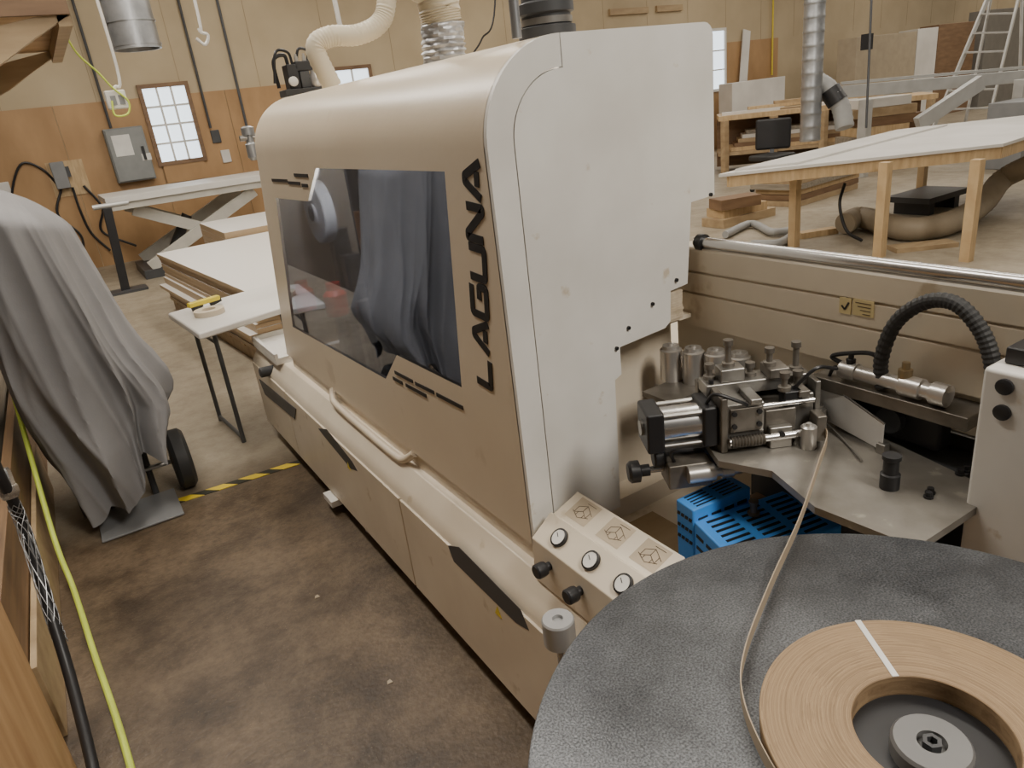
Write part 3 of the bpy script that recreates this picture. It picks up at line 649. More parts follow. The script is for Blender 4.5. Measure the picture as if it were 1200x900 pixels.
for i in range(m):
    s = i/(m-1); k = math.sin(min(1, s/.09)*PI/2)**.55 if s > 0 else .02
    ring = []
    for j in range(n):
        t = 2*PI*j/n; ct = math.cos(t); sl_ = 2.0*s          # folds slant as they fall
        A = (.05+.18*min(1, s*1.3))
        f = 1+A*(.55*fold(4*t+1+1.1*sl_)+.42*fold(7*t+2.3-1.2*sl_+.6*math.sin(4*s))+.34*cusp(12*t+1.5*sl_+.5)+.15*cusp(19*t-1.8*sl_+1)+.2*math.sin(3*t+3*s))
        bul = math.exp(-((s-.72)/.15)**2)
        wdt = .19+.03*math.sin(PI*min(1, s*.85))+.07*bul*(1 if ct > 0 else .3)
        cxs = -.16+.14*min(1, s*1.25)
        xx = cxs+ct*wdt*k*f*((1.0 if s < .80 else 1-1.1*(s-.80)) if ct > 0 else 1.0)
        if ct < 0: xx += (.10+.14*min(1, s*1.8))*ct*k*(1-.55*max(0, s-.6)/.4)
        if xx < -.36: xx = -.36-.045*math.tanh((-.36-xx)/.08)
        yy = 4.02+math.sin(t)*(.5+.05*s)*k*f
        zb = .21+.13*ct+.05*math.sin(4*t)+.06*fold(7*t+2.3)
        z = 1.57*(1-s)+zb*s-.48*(xx+.135)*(1-s)+.012*math.sin(7*t+9*s)*(1-abs(2*s-1))
        ring.append(Vector((xx, yy, max(z, .03))))
    rs.append(ring)
b.rings(rs, False); b.bm.faces.new([v for v in list(b.bm.verts)[:n]])
o = b.build('cloth_cover', cloth, None, 0, 80); tag(o, 'wrinkled grey cloth cover draped over a hand truck by the left wall', 'cloth')
o = MB().box(-.43, -.41, .6, 2.1, 0.001, .97).build('plywood_sheet', ply); tag(o, 'light grained plywood sheet standing at the bottom left beside the black cable', 'plywood')
bs = [(-.50, -.46, 2.15, 5.6, .50, plyd, 'low dark brown plank on edge behind the grained plywood sheet'), (-.56, -.52, 2.1, 5.9, .68, plyg, 'weathered grey plank on edge between two brown planks'), (-.63, -.58, 2.2, 6.2, .95, woodbrown, 'tall brown plank on edge nearest the left wall'), (-.455, -.435, 2.3, 4.4, .28, tanw, 'shortest tan plank on edge next to the lime hose')]
for x0, x1, y0, y1, h, m_, lb_ in bs:
    o = MB().box(x0, x1, y0, y1, .001, h).build('timber_plank', m_, None, .003); tag(o, lb_, 'plank', 'planks along the left wall')
o = MB().tube([(-.22, .9, .013), Z_(152, 895, .013), Z_(110, 765, .013), Z_(86, 690, .05), X_(60, 620, -.395), X_(12, 450, -.42), X_(-12, 380, -.44), X_(-40, 320, -.60), (-.75, 5.2, 1.2)], .011, 10, 10).build('air_hose', limeh); tag(o, 'lime green hose climbing from the floor over the planks on the left', 'hose')
CB = thing('power_cable', 'black cable with a silver wire mesh grip hanging over the plywood sheet', 'cable', X_(60, 730, -.33))
def cp(px, py): return X_(px, py, -.34)
MB().tube([cp(-30, 470), cp(-6, 545), cp(28, 615), cp(60, 720), cp(84, 800), cp(112, 915), cp(120, 990)], .0155, 14).build('cord', black, CB)
MB().lathe(cp(0, 550), cp(20, 602)-cp(0, 550), [(.02, 0), (.023, .01), (.023, .05), (.027, .055), (.027, .075), (.02, .09)], 8).build('connector', bright, CB)
b = MB(); pa = spline([cp(16, 590), cp(28, 620), cp(60, 720), cp(72, 755)], 8)
for ph in range(6):
    for sg in (-1, 1):
        pts = []
        for i, q in enumerate(pa):
            d = (pa[min(i+1, len(pa)-1)]-pa[max(i-1, 0)]).normalized(); aa = d.cross(Vector((1, 0, 0))).normalized(); bb = d.cross(aa)
            t = ph*PI/3+sg*i*.42; pts.append(q+(aa*math.cos(t)+bb*math.sin(t))*.0172)
        b.tube(pts, .0012, 5, 1, 0, False)
b.build('mesh_grip', gum, CB)
RK = thing('timber_rack', 'overhead wooden rack with boards at the top left corner', 'rack', (-.3, 4.8, 2.3))
q = [Y_(x, y, 4.5) for x, y in ((-120, 140), (0, 76), (42, 44), (80, 18), (80, 10), (-120, 60))]
MB().prism([(v.x, v.z) for v in q], 'y', 4.5, 4.56).build('brace', tanw, RK)
zt_ = Y_(80, 12, 4.5).z; xr = Y_(80, 12, 4.5).x
MB().box(-.79, xr, 4.5, 6.2, zt_, zt_+.03).build('shelf', ply, RK)
MB().box(-.79, xr, 4.47, 4.5, zt_-.02, zt_+.12).build('front_rail', woodbrown, RK)
MB().prism([(v.x, v.z) for v in q], 'y', 6.1, 6.16).build('brace', tanw, RK)
MB().box(xr-.06, xr, 4.5, 6.2, zt_-.07, zt_).build('side_rail', tanw, RK)
for i in range(5):
    MB().box(-.7+i*.2, -.7+i*.2+.17, 4.51, 6.4, zt_+.03, zt_+.07).build('rack_board', [tanw, ply, woodbrown, pine, tanw][i], RK)
def cord(name, pts, r, m_, lb_, cat='cord', n=8):
    o = MB().tube(pts, r, n).build(name, m_); return tag(o, lb_, cat)
top = Y_(126, 0, 7); dn = Y_(134, 106, 7)
cord('hanging_cord', [Vector((dn.x, 7, 4.99)), (top+dn)/2, dn], .012, whitetop, 'white cord hanging down to the socket box by the grey cabinet')
OB = MB().box(dn.x-.08, dn.x+.07, 6.96, 7.04, dn.z-.14, dn.z).build('socket_box', whitetop, None, .01); tag(OB, 'small white socket box hanging from a cord above the grey cabinet', 'socket')
MB().box(dn.x-.05, dn.x-.01, 6.955, 6.961, dn.z-.11, dn.z-.04).box(dn.x+.01, dn.x+.05, 6.955, 6.961, dn.z-.11, dn.z-.04).build('outlet', mgrey, OB)
cord('extension_cord', [Y_(72, 32, 6.6), Y_(90, 62, 6.8), Y_(115, 85, 6.9), Y_(132, 103, 6.93), Y_(150, 118, 6.93), Y_(150, 133, 6.93), Y_(135, 135, 6.93), Y_(131, 118, 6.94)], .008, limeh, 'yellow extension cord looping from the wooden rack to the hanging socket')
t_, d_ = Y_(228, 0, 7), Y_(233, 34, 7)
cord('hook_cord', [Vector((t_.x-.02, 7, 4.99)), t_, d_, d_+Vector((.06, 0, -.05)), d_+Vector((.02, 0, -.12)), d_+Vector((-.04, 0, -.07))], .013, whitetop, 'white cord with a hooked plug end hanging near the round duct')
t_ = Y_(395, 10, 6); cord('cable_tail', [Vector((t_.x-.1, 6, 4.99)), Y_(392, 0, 6), Y_(398, 28, 6)], .02, whitetop, 'short white cord end dangling left of the cream hose')
t_ = Y_(560, 40, 9); cord('black_cable', [Vector((t_.x+.6, 9, 4.99)), Y_(580, 5, 9), Y_(565, 45, 9), Y_(555, 62, 9)], .012, black, 'thin black cable behind the silver flexible duct', 'cable')
c = Y_(162, 58, 9)
DU = thing('round_duct', 'galvanised round duct hanging from the ceiling near the left window', 'duct', c)
prof = [(.235, 0), (.235, .03)]; z = .03
while c.z+z < 4.78: prof += [(.24, z), (.24, z+.02), (.23, z+.02), (.23, z+.22)]; z += .22
MB().lathe(c, (0, 0, 1), [(.20, .12), (.215, .0)]+prof, 32).build('pipe', gum, DU)
def wb(px0, py0, px1, py1, dep=.22):
    a, c = Y_(px0, py0, WY-dep), Y_(px1, py1, WY-dep); return a.x, c.x, c.z, a.z
x0, x1, z0, z1_ = wb(120, 152, 184, 209)
EC = thing('electrical_cabinet', 'grey wall mounted electrical cabinet with paper notices left of the window', 'cabinet', ((x0+x1)/2, WY-.1, z0))
MB().box(x0, x1, WY-.2, WY-.02, z0, z1_).build('body', mat('cab_grey', (.22, .23, .225), .5), EC, .01)
dr = MB().box(x0+.02, x1-.02, WY-.225, WY-.2, z0+.02, z1_-.02).build('door', mat('cab_grey_door', (.25, .26, .255), .5), EC, .006)
MB().box(x0+.08, x0+.33, WY-.228, WY-.225, z1_-.4, z1_-.1).build('notice', paper, dr); MB().box(x0+.42, x0+.55, WY-.228, WY-.225, z1_-.5, z1_-.4).build('notice', paper, dr)
MB().box(x1-.1, x1-.06, WY-.25, WY-.225, (z0+z1_)/2-.1, (z0+z1_)/2+.1).build('latch', black, dr, .004)
x0, x1, z0, z1_ = wb(57, 191, 84, 220)
JB = thing('switch_box', 'small grey switch box on the plywood wall with black cables', 'switch box', ((x0+x1)/2, WY-.1, z0))
MB().box(x0, x1, WY-.16, WY-.018, z0, z1_).build('body', mgrey, JB, .01); MB().box(x1-.02, x1+.05, WY-.12, WY-.08, z0+.15, z0+.3).build('lever', dgrey, JB)
MB().box(x0-.05, x1+.25, WY-.03, WY-.0185, z0-.12, z1_).build('backboard', pine, JB)
for s_ in (-.1, .05, .2):
    MB().tube([(x0+.15+s_, WY-.05, z0), (x0+.1+s_*2, WY-.08, z0-.35), (x0+.2+s_, WY-.06, z0-.7), (x0+.3+s_*2.5, WY-.1, z0-1.0)], .018, 8).build('cable', black, JB)
MB().tube([(x0-.4, WY-.04, z0-.5), (x0-.6, WY-.05, z0-.1), (x0-.35, WY-.05, z0+.4), (x0-.1, WY-.05, z0+.3), (x0+.05, WY-.05, z0+.0)], .016, 8).build('cable', black, JB)
for i, (px, tx, lb_) in enumerate(((130, 100, 'vertical conduit above the left part of the grey cabinet'), (247, 215, 'conduit on the tan wall just right of the window'), (290, 262, 'conduit on the tan wall nearest the machine hood'), (905, 905, 'yellow pipe on the far wall behind the silver duct'))):
    a = Y_(px, 150 if i < 3 else 88, WY-.06)
    o = MB().cyl((a.x, WY-.05, a.z), (a.x, WY-.05, 4.98), .02, n=10).build('wall_conduit', [dgrey, dgrey, dgrey, yellow][i]); tag(o, lb_, 'conduit', None)
for px, py, lb_ in ((265, 183, 'white wall outlet just right of the window sill panel'), (6, 222, 'white wall outlet at the far left edge'), (253, 160, 'dark fitting between the window and the hood')):
    a = Y_(px, py, WY-.03); o = MB().box(a.x-.07, a.x+.07, WY-.04, WY-.018, a.z-.1, a.z+.1).build('wall_outlet', whitetop if 'white' in lb_ else dgrey, None, .01); tag(o, lb_, 'outlet')
p = Y_(293, 165, 5.0)
GV = thing('pressure_regulator', 'silver air regulator with gauge at the far end of the hood', 'regulator', p)
MB().lathe(p-Vector((0, 0, .12)), (0, 0, 1), [(.02, 0), (.035, .02), (.035, .1), (.025, .11), (.025, .15), (.04, .155), (.04, .2), (.02, .21)], 20).build('bowl', gum, GV)
MB().cyl(p+Vector((-.06, 0, .02)), p+Vector((.06, 0, .02)), .018).build('pipe', steel, GV)
MB().cyl(p+Vector((0, 0, .09)), Vector((p.x, p.y, 4.98)), .007, n=10).build('drop_pipe', dgrey, GV)
# ---- scissor lift table
ly0, ly1 = 10.75, 12.05
lx0, lx1 = Y_(124, 238, ly0).x, Y_(306, 210, ly0).x+.4
zl = Y_(200, 224, ly0).z
LT = thing('scissor_lift_table', 'pale scissor lift table standing in front of the far plywood wall', 'lift table', ((lx0+lx1)/2, 11.4, 0))
liftm = mat('lift_beige', (.56, .54, .48), .5)
MB().box(lx0, lx1, ly0, ly1, zl-.05, zl+.03).build('platform', whitetop, LT, .004)
MB().box(lx0+.05, lx1-.05, ly0+.03, ly1-.03, zl-.14, zl-.05).build('platform_frame', liftm, LT, .004)
MB().box(lx0+.2, lx1-.2, ly0+.1, ly0+.25, 0, .12).box(lx0+.2, lx1-.2, ly1-.25, ly1-.1, 0, .12).box(lx0+.2, lx0+.35, ly0+.25, ly1-.25, 0, .12).build('base_frame', dgrey, LT, .004)
for yy in (ly0+.14, ly1-.18):
    MB().beam((lx0+.3, yy, .15), (lx1-.5, yy, zl-.17), .06, .15).build('scissor_arm', liftm, LT, .004)
    MB().beam((lx1-.5, yy+.07, .15), (lx0+.3, yy+.07, zl-.17), .06, .15).build('scissor_arm', liftm, LT, .004)
MB().cyl((lx0+.6, 11.4, .12), (lx0+1.0, 11.4, .7), .07).build('lift_cylinder', dgrey, LT)
ft = Z_(148, 342, 0); tp = Y_(120, 245, ft.y)
ST = thing('roller_stand', 'narrow black upright stand on the floor left of the lift table', 'stand', ft)
MB().beam((ft.x, ft.y, .02), (tp.x+.05, ft.y, tp.z), .08, .10).build('post', black, ST, .005); MB().box(ft.x-.25, ft.x+.25, ft.y-.15, ft.y+.15, 0, .03).build('base', dgrey, ST); MB().cyl((tp.x-.1, ft.y, tp.z+.03), (tp.x+.3, ft.y, tp.z+.03), .03).build('roller', alum, ST)
# ---- panel stack
N0, F0 = Z_(292, 342, .62), Z_(185, 297, .62)
dl = (F0-N0); dl.z = 0; ln = dl.length; dl.normalize(); dw = Vector((dl.y, -dl.x, 0))
PL = thing('pallet', 'wooden pallet under the stack of white faced sheets', 'pallet', (N0.x, N0.y, 0))
for f_ in (0, .5, 1):
    a = Vector((N0.x, N0.y, .05))+dw*(.06+f_*1.08); MB().beam(a, a+dl*ln, .09, .1).build('runner', tanw, PL)
b = MB()
for i in range(8):
    a = Vector((N0.x, N0.y, .11))+dl*(ln*(i+.5)/8); b.beam(a, a+dw*1.2, .1, .02)
b.build('deck_boards', pine, PL)
nS = 14; hS = (.62-.121)/nS
for i in range(nS):
    j = random.uniform(-.015, .015); k2 = random.uniform(-.03, .03)
    if i == 4: j = -.07
    a = Vector((N0.x, N0.y, .121+hS*(i+.5)))+dw*(.6+j)+dl*k2
    o = MB().beam(a, a+dl*ln, 1.2, hS-.003).build('board_sheet', sheet)
    tag(o, 'topmost white faced sheet on the stack behind the folding table' if i == nS-1 else 'white faced particleboard sheet lower down in the palleted stack', 'sheet', None if i == nS-1 else 'sheets stacked on the pallet')
for i in range(9):
    a = Vector((F0.x+1.38, F0.y+.15, .01+.075*(i+.5)))
    o = MB().beam(a, a+Vector((0, 1.5, 0)), 1.3, .072).build('board_sheet', sheet); tag(o, 'topmost white panel of the second stack before the lift table' if i == 8 else 'thick white panel lower in the second stack before the lift table', 'sheet', None if i == 8 else 'panels in the far stack')
# ---- folding table
tz = .74
cs = [Z_(x, y, tz) for x, y in ((196, 367), (232, 391), (326, 362), (268, 342))]
cs[2] = cs[1]+(cs[2]-cs[1])*1.7+Vector((0, .02, 0)); cs[3] = cs[0]+(cs[2]-cs[1])
cen = sum(cs, Vector())/4
FT = thing('folding_table', 'small white folding table with thin dark legs behind the machine', 'table', (cen.x, cen.y, 0))
MB().prism([(v.x, v.y) for v in cs], 'z', tz-.04, tz).build('tabletop', whitetop, FT, .012)
for e in (.14, .86):
    pa_, pb_ = lerp(lerp(cs[0], cs[3], e), lerp(cs[1], cs[2], e), .12), lerp(lerp(cs[0], cs[3], e), lerp(cs[1], cs[2], e), .80)
    for q in (pa_, pb_): MB().cyl((q.x, q.y, .0), (q.x, q.y, tz-.04), .013, n=12).build('leg', legm, FT)
    MB().cyl((pa_.x, pa_.y, .03), (pb_.x, pb_.y, .03), .011, n=12).build('foot_bar', legm, FT)
    MB().cyl((pa_.x, pa_.y, .62), (pb_.x, pb_.y, .62), .009, n=12).build('rail', legm, FT)
    m0 = lerp(lerp(cs[0], cs[3], .5), lerp(cs[1], cs[2], .5), .5); q = lerp(pa_, pb_, .5)
    MB().cyl((m0.x, m0.y, tz-.05), (q.x, q.y, .62), .009, n=10).build('brace', legm, FT)
v = Z_(246, 368, tz)
RL = MB().lathe((v.x, v.y, tz+.0005), (0, 0, 1), [(.04, 0), (.085, 0), (.085, .03), (.04, .03), (.04, 0)], 36, False).build('tape_roll', mat('tape_beige', (.6, .52, .4), .6)); tag(RL, 'beige roll of tape lying on the white folding table', 'tape roll')
v = Z_(240, 354, tz+.04)
TL = thing('trigger_tool', 'yellow and black hand tool lying on the folding table', 'tool', (v.x, v.y, tz))
MB().beam(Vector((v.x-.1, v.y-.03, tz+.045)), Vector((v.x+.09, v.y+.03, tz+.045)), .04, .03).build('body', yellow, TL, .008)
MB().beam(Vector((v.x-.08, v.y-.03, tz+.017)), Vector((v.x-.02, v.y+.01, tz+.03)), .03, .03).build('grip', black, TL, .006); MB().beam(Vector((v.x+.03, v.y+.02, tz+.017)), Vector((v.x+.1, v.y+.05, tz+.03)), .02, .03).build('jaw', black, TL, .004)
a, c = Z_(200, 590, .002), Z_(352, 541, .002)
o = MB().beam(a, c, .055, .003).build('floor_tape', hazm); tag(o, 'yellow and black hazard tape strip across the floor by the machine', 'floor tape')
for px, py, lb_ in ((456, 799, 'tiny white scrap on the brown floor near the machine door'), (371, 699, 'tiny pale chip on the brown floor further from the machine')):
    v = Z_(px, py, .002); o = MB().prism([(v.x-.009, v.y-.007), (v.x+.010, v.y-.009), (v.x+.007, v.y+.009), (v.x-.004, v.y+.006)], 'z', .001, .003).build('wood_scrap', cabbeige); tag(o, lb_, 'scrap')
# ================================================================ RIGHT BACKGROUND
tz = .86
TA, TB, TD = Z_(842, 204, tz), Z_(1176, 168, tz), Z_(1058, 151, tz); TC = TB+TD-TA
W = thing('work_table', 'large white topped assembly table on square pine legs behind the beam', 'table', ((TA.x+TC.x)/2, (TA.y+TC.y)/2, 0))
MB().prism([(v.x, v.y) for v in (TA, TB, TC, TD)], 'z', tz-.03, tz).build('tabletop', whitetop, W, .003)
for s0, s1 in ((TA, TB), (TB, TC), (TC, TD), (TD, TA)):
    cc = (TA+TC)/2; a, c = lerp(s0, cc, .04), lerp(s1, cc, .04)
    MB().beam((a.x, a.y, tz-.08), (c.x, c.y, tz-.08), .04, .10).build('apron', pine, W)
for px, py in ((930, 289), (1030, 301), (1132, 306), (1078, 236)):
    v = Z_(px, py, 0); MB().box(v.x-.04, v.x+.04, v.y-.04, v.y+.04, 0, tz-.03).build('leg', pine, W)
p0, p1 = lerp(TA, TD, .03), lerp(TA, TD, .9); sh = (TB-TA)*.12
o = MB().prism([((p0+sh*.3).x, (p0+sh*.3).y), ((p0+sh*2.2).x, (p0+sh*2.2).y), ((p1+sh*2.2).x, (p1+sh*2.2).y), ((p1+sh*.3).x, (p1+sh*.3).y)], 'z', tz+.0005, tz+.02).build('white_board', whitetop); tag(o, 'long white board lying on the left part of the assembly table', 'board')
dA = (TD-TA).normalized(); dB = (TB-TA).normalized()
pc = Z_(893, 246, 0)
for i, (m_, lb_) in enumerate(((tanw, 'tan panel at the bottom of the pile'), (woodbrown, 'dark brown panel second in the pile'), (pine, 'pine panel third in the pile'), (plyg, 'weathered grey panel fourth in the pile'), (tanw, 'tan panel second from the top of the pile'), (whitetop, 'white panel on top of the pile'))):
    a = Vector((pc.x, pc.y, .035+.07*i))+dA*(.25+.04*(i % 3))
    o = MB().beam(a, a+dA*1.5, .7-.03*(i % 3), .066).build('stored_panel', m_); tag(o, lb_+' under the assembly table', 'panel', 'panels under the assembly table')
q0, q1 = T_(990, 121, .0133), T_(1072, 114, .0133)
for i in range(8):
    a = Vector((q0.x, q0.y, .07+.135*i)); c = Vector((q1.x, q1.y, .07+.135*i)); dd = (c-a).normalized(); a += dd*.08*(i % 3); c -= dd*.1*((i+1) % 3)
    o = MB().beam(a, c, .55, .13).build('panel_bundle', [tanw, pine, woodbrown, plyg, pine, woodbrown, tanw, whitetop][i])
    tag(o, ['tan panel bundle on the floor', 'pine panel bundle second from the floor', 'brown panel bundle third from the floor', 'grey panel bundle in the middle', 'pine panel bundle above the grey one', 'brown panel bundle third from the top', 'tan panel bundle second from the top', 'white panel bundle on top'][i]+' of the pile behind the saw frame', 'panel', 'panel bundles behind the saw frame')
for i, (a, c, w_, h_, z_, m_, lb_) in enumerate((((835, 262), (890, 248), .35, .1, .05, tanw, 'wide tan board at the floor of the pile behind the hood'), ((838, 250), (884, 240), .3, .1, .15, pine, 'pale middle board in the pile behind the hood'), ((838, 240), (880, 233), .28, .12, .26, woodbrown, 'brown top board of the pile behind the hood'), ((936, 276), (975, 270), .12, .06, .03, pine, 'loose pine batten on the floor under the assembly table'), ((840, 300), (905, 292), .3, .05, .025, plyg, 'grey board lying flat on the floor beside the beam'), ((1045, 292), (1110, 285), .2, .04, .02, tanw, 'tan offcut lying flat on the floor between the pine legs'))):
    q0, q1 = Z_(*a, z_), Z_(*c, z_); o = MB().beam(q0, q1+(q1-q0)*.1, w_, h_).build('lumber_board', m_); tag(o, lb_, 'board')
o = MB().tube([Z_(850, 275, .05), Z_(880, 262, .05), Z_(905, 272, .05), Z_(930, 270, .05), Z_(915, 284, .05), Z_(880, 286, .05)], .04, 12, 8, .06).build('floor_hose', greyhose); tag(o, 'grey flexible hose curling on the floor left of the pine legs', 'hose')
o = MB().tube([Z_(990, 262, .12), Z_(1010, 255, .12), Z_(1060, 268, .12), Z_(1110, 262, .12), Z_(1150, 240, .15), Z_(1175, 210, .3), Z_(1215, 190, .5)], .105, 18, 16, .08).build('dust_collection_hose', tanhose); tag(o, 'thick tan dust hose running under the assembly table', 'hose')
o = MB().tube([T_(990, 215, .0085), T_(984, 240, .0085), T_(992, 270, .0085), Z_(1010, 282, .03)], .016, 8).build('loose_cable', black); tag(o, 'black cord hanging beneath the assembly table beside the tan hose', 'cord')
v = Z_(1085, 246, .0)
SB = thing('low_stand', 'low black stand on the floor under the assembly table', 'stand', v)
MB().box(v.x-.4, v.x+.4, v.y-.25, v.y+.25, .14, .2).build('shelf', dgrey, SB)
for sx in (-.25, .25): MB().box(v.x+sx-.05, v.x+sx+.05, v.y-.2, v.y+.2, 0, .14).build('foot', black, SB)
v = T_(905, 165, .0125); cx, cy = v.x, v.y
OC = thing('office_chair', 'black office chair behind the white assembly table', 'chair', (cx, cy, 0))
MB().box(cx-.24, cx+.24, cy-.24, cy+.24, .44, .52).build('seat', rubber, OC, .03)
MB().beam((cx+.2, cy+.15, .56), (cx+.22, cy+.16, 1.0), .5, .07, (.7, .6, 0)).build('backrest', black, OC, .05)
MB().cyl((cx, cy, .08), (cx, cy, .44), .03).build('post', dgrey, OC)
MB().beam((cx+.1, cy+.08, .47), (cx+.23, cy+.19, .62), .06, .02).build('back_bracket', dgrey, OC)
for i in range(5):
    t = i*2*PI/5; MB().beam((cx, cy, .1), (cx+.28*math.cos(t), cy+.28*math.sin(t), .06), .04, .04).build('foot', black, OC)
    MB().lathe((cx+.28*math.cos(t)-.02, cy+.28*math.sin(t), .03), (1, 0, 0), [(.03, 0), (.03, .04)], 12).build('caster', black, OC)
v = T_(949, 165, .0112)
SD = thing('spiral_duct', 'vertical silver duct rising behind the assembly table', 'duct', (v.x, v.y, v.z))
prof = [(.125, 0)]; z = 0
while v.z+z < 4.84: prof += [(.125, z), (.131, z+.02), (.125, z+.04), (.125, z+.16)]; z += .16
MB().lathe(v, (0, 0, 1), prof, 28).build('pipe', gum, SD)
q = [T_(958, 95, .0112), T_(972, 105, .0110), T_(985, 125, .0110), T_(990, 150, .0110)]
MB().tube(q, .11, 16, 8, .07).build('branch_hose', greyhose, SD); MB().lathe(q[1], q[2]-q[1], [(.13, 0), (.13, .2)], 20).build('branch_collar', black, SD)
o = MB().cyl(T_(1015, 150, .0105), T_(1018, 0, .0105)+Vector((0, 0, 1.5)), .014).build('drop_pole', dgrey); tag(o, 'thin grey pole with a small box right of the silver duct', 'pole')
a = T_(1016, 48, .0105); MB().box(a.x-.05, a.x+.05, a.y-.05, a.y+.05, a.z-.1, a.z+.08).build('switch', black, o)
SW = thing('panel_saw_outrigger', 'white metal sliding saw frame beyond the assembly table', 'saw', T_(1100, 160, .0115))
a, c = T_(985, 108, .0125), T_(1215, 88, .0125)
MB().beam(a, c, .12, .17).build('crossbeam', alum, SW, .005)
MB().beam(a+Vector((0, 0, .12)), c+Vector((0, 0, .12)), .05, .04).build('fence_rail', alum, SW, .002)
a2, c2 = T_(1075, 146, .0122), T_(1150, 96, .0122); MB().beam(a2, c2, .1, .2).build('swing_arm', alum, SW, .005)
a3 = T_(1015, 115, .0125); MB().box(a3.x-.07, a3.x+.07, a3.y-.07, a3.y+.07, 0, a3.z-.02).build('leg', alum, SW, .005)
MB().box(c.x-.5, c.x-.36, c.y-.07, c.y+.07, 0, c.z-.02).build('leg', alum, SW, .005)
a5 = T_(1192, 118, .0118)
MB().box(a5.x-.25, a5.x+.5, a5.y-.25, a5.y+.25, 0, a5.z).build('saw_body', mgrey, SW, .01)
MB().box(a5.x-.255, a5.x+.505, a5.y-.256, a5.y-.25, a5.z-.12, a5.z-.01).build('striped_edge', hazm, SW)
LD = thing('step_ladder', 'aluminium step ladder standing at the far right', 'ladder', (13, 6, 0))
fr = [(T_(1100, 135, .0140), T_(1165, -20, .0138)), (T_(1160, 135, .0134), T_(1198, -20, .0134))]
ext = []
for i, (q0, q1) in enumerate(fr):
    d = (q1-q0).normalized(); base = q0-d*(q0.z/d.z); ext.append((base, q1)); MB().beam(base, q1, .03, .08).build('rail', alum, LD)
for i in range(9):
    t = (i+.7)/9.3; MB().beam(lerp(*ext[0], t), lerp(*ext[1], t), .08, .025).build('rung', alum, LD)
for off in (0, 1):
    q1 = ext[off][1]; MB().beam(ext[off][0]+Vector((1.2, .0, 0)), q1, .03, .05).build('rear_leg', alum, LD)
# far bench with lumber
bz = 1.0
b0, b1 = Z_(842, 137, bz), Z_(1100, 109, bz); d = (b1-b0); d.z = 0; d.normalize(); nrm_ = Vector((d.y, -d.x, 0))
BN = thing('long_bench', 'long wooden work bench along the far wall', 'bench', ((b0.x+b1.x)/2, (b0.y+b1.y)/2, 0))
MB().beam(Vector((b0.x, b0.y, bz-.04))-nrm_*.5, Vector((b1.x, b1.y, bz-.04))-nrm_*.5, 1.0, .08).build('benchtop', pine, BN)
for i in range(5):
    q = lerp(b0, b1, .03+i*.235); MB().box(q.x-.05, q.x+.05, q.y-.05, q.y+.05, 0, bz-.08).build('leg', tanw, BN)
MB().beam(Vector((b0.x, b0.y, .35))-nrm_*.5, Vector((b1.x, b1.y, .35))-nrm_*.5, .9, .06).build('lower_shelf', tanw, BN)
MB().beam(Vector((b0.x, b0.y, .5))-nrm_*.95, Vector((b1.x, b1.y, .5))-nrm_*.95, .03, .9).build('back_panel', woodbrown, BN)
for i in range(6):
    q0, q1 = lerp(b0, b1, .02+.13*i), lerp(b0, b1, .3+.12*i); zz = bz+.0235+.047*(i % 3)
    o = MB().beam(Vector((q0.x, q0.y, zz))-nrm_*(.3+.1*(i % 3)), Vector((q1.x, q1.y, zz))-nrm_*(.3+.1*(i % 3)), .25, .045).build('lumber_board', [whitetop, pine, tanw][i % 3])
    tag(o, ['white board lying on the long bench', 'pale pine board lying on the long bench', 'tan board lying on the long bench'][i % 3]+(' toward its left end' if i < 3 else ' toward its right end'), 'board', 'boards on the long bench')
for i in range(5):
    q0, q1 = lerp(b0, b1, .06+.02*i), lerp(b0, b1, .62+.06*i); zz = .381+.033+.066*i
    o = MB().beam(Vector((q0.x, q0.y, zz))-nrm_*.48, Vector((q1.x, q1.y, zz))-nrm_*.48, .7-.07*i, .064).build('shelf_board', [pine, woodbrown, tanw, whitetop, plyg][i])
    tag(o, ['pine', 'dark brown', 'tan', 'white', 'weathered grey'][i]+' board stacked on the lower shelf of the long bench', 'board', 'boards on the lower shelf')
def panel(xa, xb, y_, top, m_, nm, lb_, cat, th=.5):
    o = MB().box(xa, xb, y_, y_+th, 0, top).build(nm, m_, None, .01); return tag(o, lb_, cat)
pxs = [Y_(x, 70, 11.2).x for x in (1003, 1073, 1097, 1140, 1152, 1200)]
pz = [Y_(x, yy, 11.2).z for x, yy in ((1040, 40), (1085, 33), (1118, 27), (1175, 10))]
panel(pxs[0], pxs[1]-.02, 11.2, pz[0], cabbeige, 'tall_cabinet', 'beige cabinet side standing near the far right wall', 'cabinet')
panel(pxs[1], pxs[2]-.02, 11.2, pz[1], whitetop, 'tall_cabinet', 'white cabinet panel between the beige and brown cabinets', 'cabinet')
panel(pxs[2], pxs[3], 11.2, pz[2], woodbrown, 'tall_cabinet', 'dark brown cabinet left of the step ladder', 'cabinet')
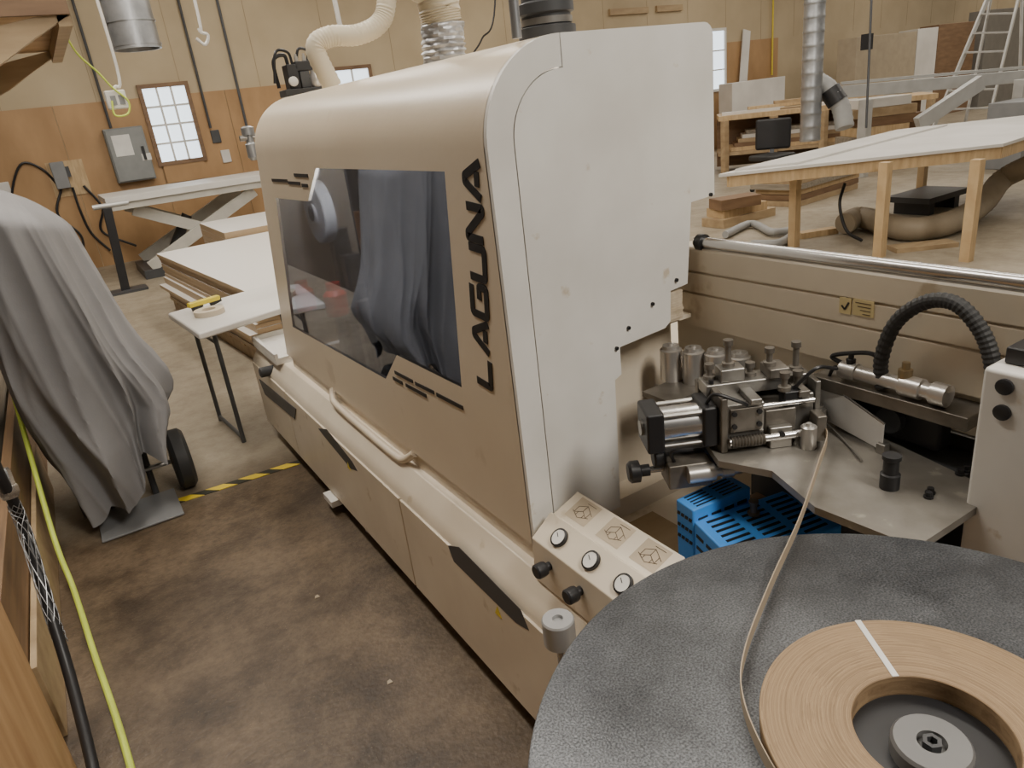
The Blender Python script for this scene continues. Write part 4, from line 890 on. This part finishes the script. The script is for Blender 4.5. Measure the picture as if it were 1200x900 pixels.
panel(pxs[4], pxs[5], 11.2, pz[3], mat('grey_panel', (.20, .19, .17), .5), 'tall_cabinet', 'grey cabinet behind the step ladder', 'cabinet')
a, c = Y_(850, 108, 12.3), Y_(912, 90, 12.3); panel(a.x, c.x, 12.1, max(a.z, c.z), whitetop, 'low_cabinet', 'low white cabinet against the far wall under the window', 'cabinet', .4)
a = Y_(862, 88, 12.75); c = Y_(877, 35, 12.9); o = MB().beam((a.x, 12.65, .0), (c.x, 12.95, c.z), .25, .03, (0, 1, 0)).build('leaning_board', whitetop); tag(o, 'white board leaning on the far plywood wall', 'board')
for px0, px1, py, lb_ in ((715, 760, 18, 'long wooden strip fixed high on the far wall'), (770, 800, 14, 'shorter wooden strip fixed high on the far wall')):
    a, c = Y_(px0, py, WY-.05), Y_(px1, py-3, WY-.05); o = MB().box(a.x, c.x, WY-.06, WY, a.z, a.z+.12).build('wall_strip', tanw); tag(o, lb_, 'wood strip')
# ================================================================ LIGHT
def area(name, loc, sx, sy, e, col=(1, .935, .84), rot=(0, 0, 0)):
    l = bpy.data.lights.new(name, 'AREA'); l.shape = 'RECTANGLE'; l.size = sx; l.size_y = sy; l.energy = e; l.color = col
    o = bpy.data.objects.new(name, l); COL.objects.link(o); o.location = loc; o.rotation_euler = rot; return o
area('ceiling_or_fill_lamp', (-.1, 5.6, 4.95), .5, 8, 310)
for i, x in enumerate((3.2, 8, 13.5, 20, 27)): area('ceiling_or_fill_lamp', (x, 5.8, 4.95), .5, 11, 270)
area('ceiling_or_fill_lamp', (1.6, -2.2, 4.5), .7, 1.6, 185, rot=(math.radians(38), 0, 0))  # added fill behind the camera, tilted at the faces turned to it
pl = bpy.data.lights.new('interior_fill', 'POINT'); pl.energy = 20; pl.shadow_soft_size = .05  # added point light to brighten the hood interior, not a machine fixture
po = bpy.data.objects.new('interior_fill', pl); COL.objects.link(po); po.location = (.86, 2.62, 1.64)
w = bpy.data.worlds.new('world'); sc.world = w; w.use_nodes = True
w.node_tree.nodes['Background'].inputs[0].default_value = (1, .96, .9, 1); w.node_tree.nodes['Background'].inputs[1].default_value = .15
